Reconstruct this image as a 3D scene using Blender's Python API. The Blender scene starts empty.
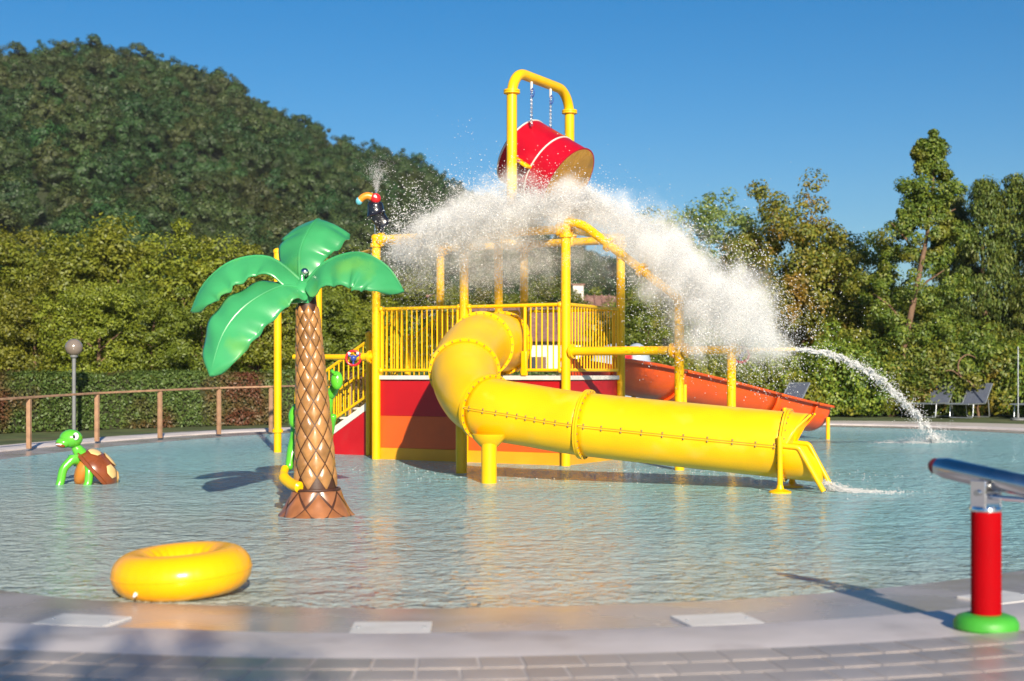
import bpy, math, random
import numpy as np
from mathutils import Vector, Matrix, Euler, Quaternion

random.seed(7)
RNG = np.random.default_rng(11)
PI = math.pi
sc = bpy.context.scene
COL = sc.collection

# ------------------------------------------------------------------ camera, sky, sun, exposure
cam_d = bpy.data.cameras.new('camera')
cam = bpy.data.objects.new('camera', cam_d)
COL.objects.link(cam)
cam.location = (0, 0, 1.5)
cam.rotation_euler = (PI / 2, 0, 0)
cam_d.sensor_width = 36
cam_d.lens = 50
cam_d.shift_y = 31.5 / 1024
cam_d.clip_start = 0.1
cam_d.clip_end = 6000
cam_d.dof.use_dof = True
cam_d.dof.focus_distance = 19.0
cam_d.dof.aperture_fstop = 1.7
sc.camera = cam

SUN_EL = math.radians(23)
SUN_AZ = (0.215, -0.977)                     # horizontal direction towards the sun
w = bpy.data.worlds.new('World')
sc.world = w
w.use_nodes = True
nt = w.node_tree
sky = nt.nodes.new('ShaderNodeTexSky')
sky.sky_type = 'NISHITA'
sky.sun_disc = False
sky.sun_elevation = SUN_EL
sky.sun_rotation = math.atan2(SUN_AZ[0], SUN_AZ[1])
sky.altitude = 150
sky.air_density = 1.0
sky.dust_density = 0.9
sky.ozone_density = 4.5
bg = nt.nodes['Background']
bg.inputs[1].default_value = 0.065
hsv = nt.nodes.new('ShaderNodeHueSaturation')
hsv.inputs['Saturation'].default_value = 1.34
nt.links.new(sky.outputs[0], hsv.inputs['Color'])
nt.links.new(hsv.outputs[0], bg.inputs[0])

sun_d = bpy.data.lights.new('sun', 'SUN')
sun_d.energy = 5.0
sun_d.angle = math.radians(0.53)
sun_d.color = (1.0, 0.88, 0.70)
sun = bpy.data.objects.new('sun', sun_d)
COL.objects.link(sun)
c_ = math.cos(SUN_EL)
sun.rotation_euler = Vector((-SUN_AZ[0] * c_, -SUN_AZ[1] * c_, -math.sin(SUN_EL))).to_track_quat('-Z', 'Y').to_euler()

sc.view_settings.view_transform = 'Standard'
sc.view_settings.look = 'None'
sc.view_settings.exposure = 0.68
sc.view_settings.gamma = 1.0
sc.view_settings.use_curve_mapping = False
sc.render.engine = 'CYCLES'
sc.cycles.use_denoising = True
sc.cycles.max_bounces = 10
sc.cycles.volume_bounces = 6
sc.cycles.volume_step_rate = 2.0
sc.cycles.transparent_max_bounces = 24
sc.cycles.caustics_reflective = False
sc.cycles.caustics_refractive = False
sc.cycles.sample_clamp_indirect = 6


# ------------------------------------------------------------------ materials
def newmat(name):
    m = bpy.data.materials.new(name)
    m.use_nodes = True
    return m, m.node_tree, m.node_tree.nodes['Principled BSDF']


def mat(name, col, rough=0.45, var=0.12, scale=3.0, metal=0.0, bump=0.0, bscale=40.0, rvar=0.1, spec=0.5, coat=0.0, dirt=None, rand=0.0):
    """painted or plain surface: base colour with soft noise variation, roughness variation, fine bump"""
    m, t, p = newmat(name)
    N, L = t.nodes, t.links
    tc = N.new('ShaderNodeTexCoord')
    n = N.new('ShaderNodeTexNoise')
    n.inputs['Scale'].default_value = scale
    n.inputs['Detail'].default_value = 6
    L.new(tc.outputs['Object'], n.inputs['Vector'])
    r = N.new('ShaderNodeMapRange')
    r.inputs['From Min'].default_value = 0.3
    r.inputs['From Max'].default_value = 0.7
    r.inputs['To Min'].default_value = 1 - var
    r.inputs['To Max'].default_value = 1 + var * 0.6
    L.new(n.outputs['Fac'], r.inputs['Value'])
    mx = N.new('ShaderNodeMix')
    mx.data_type = 'RGBA'
    mx.blend_type = 'MULTIPLY'
    mx.inputs['Factor'].default_value = 1
    mx.inputs['A'].default_value = (*col, 1)
    L.new(r.outputs[0], mx.inputs['B'])
    out = mx.outputs['Result']
    if rand:
        oi = N.new('ShaderNodeObjectInfo')
        hs = N.new('ShaderNodeMapRange')
        hs.inputs['To Min'].default_value = 1 - rand
        hs.inputs['To Max'].default_value = 1 + rand
        L.new(oi.outputs['Random'], hs.inputs['Value'])
        m2 = N.new('ShaderNodeMix')
        m2.data_type = 'RGBA'
        m2.blend_type = 'MULTIPLY'
        m2.inputs['Factor'].default_value = 1
        L.new(out, m2.inputs['A'])
        L.new(hs.outputs[0], m2.inputs['B'])
        out = m2.outputs['Result']
    if dirt:
        n2 = N.new('ShaderNodeTexNoise')
        n2.inputs['Scale'].default_value = dirt[1]
        n2.inputs['Detail'].default_value = 8
        L.new(tc.outputs['Object'], n2.inputs['Vector'])
        r2 = N.new('ShaderNodeMapRange')
        r2.inputs['From Min'].default_value = dirt[2]
        r2.inputs['From Max'].default_value = dirt[2] + 0.15
        r2.inputs['To Max'].default_value = dirt[3]
        L.new(n2.outputs['Fac'], r2.inputs['Value'])
        m3 = N.new('ShaderNodeMix')
        m3.data_type = 'RGBA'
        L.new(r2.outputs[0], m3.inputs['Factor'])
        L.new(out, m3.inputs['A'])
        m3.inputs['B'].default_value = (*dirt[0], 1)
        out = m3.outputs['Result']
    L.new(out, p.inputs['Base Color'])
    rr = N.new('ShaderNodeMapRange')
    rr.inputs['To Min'].default_value = max(0.02, rough - rvar)
    rr.inputs['To Max'].default_value = min(1, rough + rvar)
    L.new(n.outputs['Fac'], rr.inputs['Value'])
    L.new(rr.outputs[0], p.inputs['Roughness'])
    p.inputs['Metallic'].default_value = metal
    p.inputs['Specular IOR Level'].default_value = spec
    p.inputs['Coat Weight'].default_value = coat
    p.inputs['Coat Roughness'].default_value = 0.12
    if bump:
        nb = N.new('ShaderNodeTexNoise')
        nb.inputs['Scale'].default_value = bscale
        nb.inputs['Detail'].default_value = 5
        L.new(tc.outputs['Object'], nb.inputs['Vector'])
        b = N.new('ShaderNodeBump')
        b.inputs['Strength'].default_value = bump
        b.inputs['Distance'].default_value = 0.02
        L.new(nb.outputs['Fac'], b.inputs['Height'])
        L.new(b.outputs[0], p.inputs['Normal'])
    return m


def leafmat(name, cols, trans=0.35, patch=None, pscale=0.25, hue=0.06, rough=0.55, hue_up=0.6):
    """leaf: colour per leaf island, per tree, and in slow patches; diffuse + translucent + a little gloss"""
    m = bpy.data.materials.new(name)
    m.use_nodes = True
    t = m.node_tree
    N, L = t.nodes, t.links
    N.remove(N['Principled BSDF'])
    out = N['Material Output']
    g = N.new('ShaderNodeNewGeometry')
    cr = N.new('ShaderNodeValToRGB')
    e = cr.color_ramp.elements
    e[0].color = (*cols[0], 1)
    e[1].color = (*cols[-1], 1)
    for i, c in enumerate(cols[1:-1]):
        x = e.new((i + 1) / (len(cols) - 1))
        x.color = (*c, 1)
    L.new(g.outputs['Random Per Island'], cr.inputs[0])
    col = cr.outputs[0]
    tc = N.new('ShaderNodeTexCoord')
    if patch:
        n = N.new('ShaderNodeTexNoise')
        n.inputs['Scale'].default_value = pscale
        n.inputs['Detail'].default_value = 3
        L.new(tc.outputs['Object'], n.inputs['Vector'])
        r = N.new('ShaderNodeMapRange')
        r.inputs['From Min'].default_value = patch[1]
        r.inputs['From Max'].default_value = patch[1] + 0.12
        r.inputs['To Max'].default_value = patch[2]
        L.new(n.outputs['Fac'], r.inputs['Value'])
        mx = N.new('ShaderNodeMix')
        mx.data_type = 'RGBA'
        L.new(r.outputs[0], mx.inputs['Factor'])
        L.new(col, mx.inputs['A'])
        mx.inputs['B'].default_value = (*patch[0], 1)
        col = mx.outputs['Result']
    oi = N.new('ShaderNodeObjectInfo')
    hs = N.new('ShaderNodeHueSaturation')
    mr = N.new('ShaderNodeMapRange')
    mr.inputs['To Min'].default_value = 0.5 - hue
    mr.inputs['To Max'].default_value = 0.5 + hue * hue_up
    L.new(oi.outputs['Random'], mr.inputs['Value'])
    L.new(mr.outputs[0], hs.inputs['Hue'])
    mv = N.new('ShaderNodeMath')
    mv.operation = 'MULTIPLY'
    mv.inputs[1].default_value = 7.31
    L.new(oi.outputs['Random'], mv.inputs[0])
    fr = N.new('ShaderNodeMath')
    fr.operation = 'FRACT'
    L.new(mv.outputs[0], fr.inputs[0])
    mr2 = N.new('ShaderNodeMapRange')
    mr2.inputs['To Min'].default_value = 0.72
    mr2.inputs['To Max'].default_value = 1.3
    L.new(fr.outputs[0], mr2.inputs['Value'])
    L.new(mr2.outputs[0], hs.inputs['Value'])
    L.new(col, hs.inputs['Color'])
    d = N.new('ShaderNodeBsdfDiffuse')
    tr = N.new('ShaderNodeBsdfTranslucent')
    gl = N.new('ShaderNodeBsdfGlossy')
    gl.inputs['Roughness'].default_value = rough
    gl.inputs['Color'].default_value = (0.8, 0.85, 0.8, 1)
    L.new(hs.outputs[0], d.inputs[0])
    L.new(hs.outputs[0], tr.inputs[0])
    m1 = N.new('ShaderNodeMixShader')
    m1.inputs[0].default_value = trans
    L.new(d.outputs[0], m1.inputs[1])
    L.new(tr.outputs[0], m1.inputs[2])
    m2 = N.new('ShaderNodeMixShader')
    m2.inputs[0].default_value = 0.04
    L.new(m1.outputs[0], m2.inputs[1])
    L.new(gl.outputs[0], m2.inputs[2])
    L.new(m2.outputs[0], out.inputs[0])
    return m


M = {}
M['yellow'] = mat('yellow_paint', (0.85, 0.48, 0.002), 0.36, 0.1, 2.5, coat=0.1, spec=0.35, dirt=((0.66, 0.42, 0.03), 5.0, 0.62, 0.3))
M['yellow_plastic'] = mat('yellow_fibreglass', (0.86, 0.49, 0.002), 0.36, 0.13, 1.3, coat=0.1, spec=0.35, bump=0.02, bscale=6, rvar=0.16, dirt=((0.78, 0.52, 0.06), 3.0, 0.56, 0.45))
M['yellow_ring'] = mat('yellow_vinyl', (0.92, 0.43, 0.001), 0.3, 0.05, 4, coat=0.12, spec=0.3, bump=0.05, bscale=22)
M['bolt'] = mat('dark_bolt_steel', (0.28, 0.19, 0.06), 0.5, 0.2, 20)
M['red'] = mat('red_panel_paint', (0.42, 0.003, 0.008), 0.45, 0.12, 2.0, dirt=((0.36, 0.03, 0.03), 4.0, 0.62, 0.4))
M['orange'] = mat('orange_panel_paint', (0.66, 0.10, 0.012), 0.42, 0.12, 2.0, dirt=((0.4, 0.07, 0.03), 4.0, 0.62, 0.4))
M['amber'] = mat('amber_panel_paint', (0.72, 0.34, 0.012), 0.42, 0.12, 2.0)
M['bucket_red'] = mat('red_bucket_plastic', (0.42, 0.003, 0.016), 0.35, 0.15, 3.0, coat=0.1, spec=0.3)
M['bucket_inside'] = mat('shaded_bucket_inside', (0.50, 0.24, 0.012), 0.25, 0.35, 4.0, coat=0.3, bump=0.3, bscale=8)  # yellow lining with the shade of the interior darkened into its colour
M['slide_red'] = mat('orange_red_fibreglass', (0.80, 0.095, 0.008), 0.4, 0.12, 1.2, coat=0.08, spec=0.3)
M['white'] = mat('white_trim', (0.66, 0.62, 0.58), 0.55, 0.15, 5, dirt=((0.4, 0.36, 0.32), 7, 0.6, 0.5))
M['steel'] = mat('steel', (0.62, 0.63, 0.64), 0.22, 0.1, 8, metal=1.0)
M['chrome'] = mat('chrome', (0.80, 0.82, 0.86), 0.10, 0.06, 8, metal=1.0, rvar=0.04)
M['palm_green'] = mat('glossy_leaf_green', (0.045, 0.31, 0.11), 0.3, 0.25, 1.6, coat=0.2, dirt=((0.13, 0.36, 0.06), 2.2, 0.56, 0.55))
M['palm_scale'] = mat('tan_bark_scale', (0.35, 0.17, 0.055), 0.34, 0.3, 9, coat=0.35, rand=0.22)
M['palm_groove'] = mat('dark_bark_groove', (0.06, 0.022, 0.012), 0.5, 0.2, 9)
M['palm_base'] = mat('brown_bark_base', (0.27, 0.105, 0.04), 0.35, 0.3, 7, coat=0.3, rand=0.15)
M['frog'] = mat('frog_green', (0.10, 0.50, 0.03), 0.25, 0.12, 4, coat=0.4)
M['turtle'] = mat('turtle_green', (0.10, 0.46, 0.035), 0.25, 0.12, 4, coat=0.4)
M['shell'] = mat('brown_shell', (0.22, 0.055, 0.015), 0.28, 0.25, 5, coat=0.4)
M['shell_spot'] = mat('cream_shell_patch', (0.74, 0.52, 0.22), 0.3, 0.15, 6, coat=0.3)
M['belly'] = mat('orange_belly', (0.52, 0.19, 0.03), 0.35, 0.15, 6)
M['eye_white'] = mat('white_gloss', (0.8, 0.8, 0.78), 0.2, 0.03, 3)
M['black'] = mat('black_gloss', (0.012, 0.013, 0.02), 0.25, 0.2, 5, coat=0.3)
M['blue'] = mat('blue_plastic', (0.03, 0.07, 0.32), 0.35, 0.1, 6)
M['red_gloss'] = mat('red_gloss', (0.62, 0.015, 0.02), 0.28, 0.08, 3, coat=0.3)
M['red_foam'] = mat('red_foam_sleeve', (0.34, 0.0008, 0.004), 0.7, 0.08, 3, spec=0.06, bump=0.05, bscale=60)
M['green_foam'] = mat('green_foam_base', (0.05, 0.34, 0.03), 0.5, 0.12, 5, bump=0.06, bscale=60)
M['muzzle_red'] = mat('dark_red_rubber', (0.12, 0.01, 0.015), 0.5, 0.1, 6)
M['beak'] = mat('orange_beak', (0.74, 0.26, 0.02), 0.3, 0.1, 6)
M['cyan'] = mat('cyan_beak_tip', (0.12, 0.45, 0.55), 0.3, 0.1, 6)
M['wood'] = mat('fence_wood', (0.38, 0.22, 0.13), 0.65, 0.3, 6, bump=0.15, bscale=30, rand=0.12)
M['bark'] = mat('tree_bark', (0.17, 0.10, 0.06), 0.85, 0.4, 5, bump=0.5, bscale=18)
M['grey_metal'] = mat('grey_painted_metal', (0.18, 0.19, 0.20), 0.45, 0.15, 6)
M['globe'] = mat('smoked_globe', (0.20, 0.165, 0.14), 0.2, 0.1, 4, coat=0.5)
M['sling'] = mat('grey_sling_fabric', (0.08, 0.095, 0.135), 0.7, 0.12, 12, bump=0.15, bscale=150)
M['alu'] = mat('aluminium_frame', (0.50, 0.54, 0.58), 0.35, 0.1, 8, metal=0.8)
M['wall'] = mat('white_render', (0.66, 0.63, 0.58), 0.85, 0.12, 1.5, bump=0.1)
M['tile_roof'] = mat('brown_roof_tile', (0.25, 0.135, 0.105), 0.8, 0.3, 3, bump=0.3, bscale=12)
M['glass'] = mat('dark_window', (0.05, 0.06, 0.07), 0.1, 0.1, 2)
M['shutter'] = mat('brown_shutter', (0.16, 0.08, 0.05), 0.6, 0.2, 6)
M['greyblue'] = mat('grey_blue_plastic', (0.36, 0.42, 0.50), 0.35, 0.12, 3)
M['pool_floor'] = mat('pool_paint', (0.44, 0.80, 0.82), 0.5, 0.14, 0.6, dirt=((0.6, 0.80, 0.78), 1.5, 0.55, 0.5))


def silt_reflection_factor(t, lo, hi):
    """1 at the sandy beach entry, 0 in the deeper basin, leaning left to paint in sky reflection; world position with soft noise"""
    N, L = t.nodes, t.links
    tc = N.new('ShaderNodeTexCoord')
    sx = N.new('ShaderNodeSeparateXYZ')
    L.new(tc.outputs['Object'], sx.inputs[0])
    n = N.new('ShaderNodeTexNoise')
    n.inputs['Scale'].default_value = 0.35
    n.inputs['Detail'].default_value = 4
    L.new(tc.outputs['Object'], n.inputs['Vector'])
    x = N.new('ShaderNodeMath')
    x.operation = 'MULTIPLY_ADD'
    x.inputs[1].default_value = 0.9  # X term turns the right side bluer: sky reflection put into the colour
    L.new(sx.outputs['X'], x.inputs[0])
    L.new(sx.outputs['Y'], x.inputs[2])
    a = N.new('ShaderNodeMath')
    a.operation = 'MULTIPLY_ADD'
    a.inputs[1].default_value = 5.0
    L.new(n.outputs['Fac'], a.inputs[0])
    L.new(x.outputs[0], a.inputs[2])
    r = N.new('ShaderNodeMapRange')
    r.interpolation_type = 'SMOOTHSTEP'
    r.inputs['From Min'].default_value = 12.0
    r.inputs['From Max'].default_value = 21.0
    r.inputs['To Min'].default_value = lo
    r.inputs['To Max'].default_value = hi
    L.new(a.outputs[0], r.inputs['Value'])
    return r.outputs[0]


def sand_reflection_tint(m):  # sandy shallows, with the reflected sky's left-right tint painted in
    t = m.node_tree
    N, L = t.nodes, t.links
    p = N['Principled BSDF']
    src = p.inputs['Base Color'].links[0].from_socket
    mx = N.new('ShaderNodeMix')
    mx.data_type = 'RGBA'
    L.new(silt_reflection_factor(t, 0.9, 0.0), mx.inputs['Factor'])
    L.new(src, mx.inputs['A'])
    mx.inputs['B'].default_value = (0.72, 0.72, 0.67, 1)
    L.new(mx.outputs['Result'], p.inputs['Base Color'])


sand_reflection_tint(M['pool_floor'])
M['wet_concrete'] = mat('wet_concrete', (0.36, 0.325, 0.325), 0.26, 0.2, 1.3, rvar=0.22, spec=0.6, bump=0.03, bscale=9, dirt=((0.24, 0.195, 0.18), 1.1, 0.54, 0.7))
M['concrete'] = mat('pale_concrete', (0.66, 0.60, 0.585), 0.5, 0.16, 1.5, rvar=0.15, bump=0.06, bscale=30, dirt=((0.44, 0.385, 0.365), 2.0, 0.55, 0.6))
M['coping'] = mat('far_pavement', (0.52, 0.47, 0.42), 0.6, 0.14, 0.8, bump=0.05, bscale=20, dirt=((0.38, 0.33, 0.29), 1.0, 0.56, 0.6))
M['tile'] = mat('paving_tile', (0.36, 0.318, 0.30), 0.36, 0.28, 2.6, rvar=0.15, bump=0.1, bscale=25, rand=0.13, dirt=((0.34, 0.27, 0.25), 5.0, 0.6, 0.5))
M['grout'] = mat('pale_grout', (0.50, 0.455, 0.44), 0.7, 0.2, 4, bump=0.1)
M['drain'] = mat('white_drain_plate', (0.66, 0.64, 0.62), 0.35, 0.1, 6, bump=0.03)
M['lawn'] = mat('lawn', (0.075, 0.105, 0.028), 0.9, 0.45, 1.4, bump=0.6, bscale=35, dirt=((0.16, 0.13, 0.05), 0.5, 0.56, 0.6))
M['hill_soil'] = mat('hill_undergrowth', (0.035, 0.05, 0.016), 0.95, 0.4, 0.15)
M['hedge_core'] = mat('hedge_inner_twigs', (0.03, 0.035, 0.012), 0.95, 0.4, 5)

M['leaf_olive'] = leafmat('leaves_yellow_green', [(0.0997, 0.1313, 0.0081), (0.1639, 0.2009, 0.0135), (0.2280, 0.2549, 0.0189)], 0.35, hue=0.025)
M['leaf_green'] = leafmat('leaves_fresh_green', [(0.0639, 0.1266, 0.0108), (0.1276, 0.2025, 0.0162), (0.2369, 0.2869, 0.0270)], 0.35, patch=((0.23, 0.21, 0.016), 0.52, 0.75), pscale=0.95, hue=0.03)
M['leaf_autumn'] = leafmat('leaves_turning_amber', [(0.0891, 0.1435, 0.0135), (0.1782, 0.2110, 0.0162), (0.2970, 0.2700, 0.0203)], 0.35, patch=((0.30, 0.17, 0.012), 0.53, 0.75), pscale=0.8, hue=0.02)
M['leaf_dark'] = leafmat('leaves_dark_conifer', [(0.0466, 0.0817, 0.0121), (0.0854, 0.1188, 0.0170), (0.1397, 0.1560, 0.0194)], 0.2, patch=((0.11, 0.09, 0.016), 0.55, 0.6), pscale=0.6, hue=0.02)
M['leaf_silver'] = leafmat('leaves_grey_green', [(0.0864, 0.1440, 0.0324), (0.1440, 0.2016, 0.0432), (0.2304, 0.2736, 0.0648)], 0.35, hue=0.02)
M['leaf_hill'] = leafmat('leaves_hill_wood', [(0.0213, 0.0462, 0.0115), (0.0387, 0.0716, 0.0162), (0.0658, 0.1016, 0.0231)], 0.22, patch=((0.080, 0.066, 0.022), 0.57, 0.35), pscale=0.35, hue=0.05, hue_up=1.3)
M['leaf_hedge'] = leafmat('leaves_hedge', [(0.0750, 0.1339, 0.0240), (0.1125, 0.1890, 0.0336), (0.1650, 0.2363, 0.0480)], 0.3, patch=((0.20, 0.045, 0.03), 0.54, 0.85), pscale=0.5, hue=0.0)


def water_material():
    m = bpy.data.materials.new('pool_water')
    m.use_nodes = True
    t = m.node_tree
    N, L = t.nodes, t.links
    N.remove(N['Principled BSDF'])
    out = N['Material Output']
    tc = N.new('ShaderNodeTexCoord')
    mp = N.new('ShaderNodeMapping')
    mp.inputs['Scale'].default_value = (0.9, 1.0, 1)
    L.new(tc.outputs['Object'], mp.inputs['Vector'])

    def noise(s, d, dist):
        n = N.new('ShaderNodeTexNoise')
        n.inputs['Scale'].default_value = s
        n.inputs['Detail'].default_value = d
        n.inputs['Distortion'].default_value = dist
        L.new(mp.outputs[0], n.inputs['Vector'])
        return n
    n1, n2 = noise(9.0, 4, 1.0), noise(3.2, 2, 0.5)
    nm = N.new('ShaderNodeTexNoise')
    nm.inputs['Scale'].default_value = 0.22
    nm.inputs['Detail'].default_value = 2
    L.new(tc.outputs['Object'], nm.inputs['Vector'])
    rm = N.new('ShaderNodeMapRange')
    rm.inputs['From Min'].default_value = 0.38
    rm.inputs['From Max'].default_value = 0.62
    rm.inputs['To Min'].default_value = 0.35
    rm.inputs['To Max'].default_value = 1.0
    L.new(nm.outputs['Fac'], rm.inputs['Value'])
    a = N.new('ShaderNodeMath')
    a.operation = 'MULTIPLY'
    L.new(n1.outputs['Fac'], a.inputs[0])
    L.new(rm.outputs[0], a.inputs[1])
    s2 = N.new('ShaderNodeMath')
    s2.operation = 'MULTIPLY'
    s2.inputs[1].default_value = 0.6
    L.new(n2.outputs['Fac'], s2.inputs[0])
    ad = N.new('ShaderNodeMath')
    L.new(a.outputs[0], ad.inputs[0])
    L.new(s2.outputs[0], ad.inputs[1])
    b = N.new('ShaderNodeBump')
    b.inputs['Strength'].default_value = 1.0
    b.inputs['Distance'].default_value = 0.13
    L.new(ad.outputs[0], b.inputs['Height'])
    fr = N.new('ShaderNodeFresnel')
    fr.inputs['IOR'].default_value = 1.33
    L.new(b.outputs[0], fr.inputs['Normal'])
    tr = N.new('ShaderNodeBsdfTransparent')
    tr.inputs[0].default_value = (0.88, 0.97, 0.97, 1)
    gl = N.new('ShaderNodeBsdfGlossy')
    gl.inputs['Roughness'].default_value = 0.05
    L.new(b.outputs[0], gl.inputs['Normal'])
    df = N.new('ShaderNodeBsdfDiffuse')
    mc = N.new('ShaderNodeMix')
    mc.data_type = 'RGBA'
    L.new(silt_reflection_factor(t, 1.0, 0.0), mc.inputs['Factor'])  # silt near the shore plus painted sky reflection towards the right
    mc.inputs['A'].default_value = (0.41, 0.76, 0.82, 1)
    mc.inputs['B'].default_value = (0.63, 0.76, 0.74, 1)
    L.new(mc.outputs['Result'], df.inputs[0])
    L.new(b.outputs[0], df.inputs['Normal'])
    m0 = N.new('ShaderNodeMixShader')
    m0.inputs[0].default_value = 0.62
    L.new(tr.outputs[0], m0.inputs[1])
    L.new(df.outputs[0], m0.inputs[2])
    mx = N.new('ShaderNodeMixShader')
    L.new(fr.outputs[0], mx.inputs[0])
    L.new(m0.outputs[0], mx.inputs[1])
    L.new(gl.outputs[0], mx.inputs[2])
    L.new(mx.outputs[0], out.inputs[0])
    return m


def spray_material():
    m = bpy.data.materials.new('water_droplets')
    m.use_nodes = True
    t = m.node_tree
    N, L = t.nodes, t.links
    N.remove(N['Principled BSDF'])
    out = N['Material Output']
    d = N.new('ShaderNodeBsdfDiffuse')
    d.inputs[0].default_value = (0.97, 0.975, 0.98, 1)
    tl = N.new('ShaderNodeBsdfTranslucent')
    tl.inputs[0].default_value = (0.97, 0.975, 0.98, 1)
    tp = N.new('ShaderNodeBsdfTransparent')
    gl = N.new('ShaderNodeBsdfGlossy')
    gl.inputs['Roughness'].default_value = 0.15
    m1 = N.new('ShaderNodeMixShader')
    m1.inputs[0].default_value = 0.2
    L.new(d.outputs[0], m1.inputs[1])
    L.new(tl.outputs[0], m1.inputs[2])
    m2 = N.new('ShaderNodeMixShader')
    m2.inputs[0].default_value = 0.12
    L.new(m1.outputs[0], m2.inputs[1])
    L.new(gl.outputs[0], m2.inputs[2])
    m3 = N.new('ShaderNodeMixShader')
    m3.inputs[0].default_value = 0.45
    L.new(m2.outputs[0], m3.inputs[1])
    L.new(tp.outputs[0], m3.inputs[2])
    L.new(m3.outputs[0], out.inputs[0])
    return m


M['water'] = water_material()
M['spray'] = spray_material()


# ------------------------------------------------------------------ mesh helpers
def fast_mesh(name, verts, faces):
    """numpy verts (n,3) and faces (m,k) -> mesh"""
    me = bpy.data.meshes.new(name)
    verts = np.asarray(verts, dtype=np.float32)
    faces = np.asarray(faces, dtype=np.int32)
    nf, k = faces.shape
    me.vertices.add(len(verts))
    me.vertices.foreach_set('co', verts.ravel())
    me.loops.add(nf * k)
    me.loops.foreach_set('vertex_index', faces.ravel())
    me.polygons.add(nf)
    me.polygons.foreach_set('loop_start', np.arange(nf, dtype=np.int32) * k)
    me.update(calc_edges=True)
    return me


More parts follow.
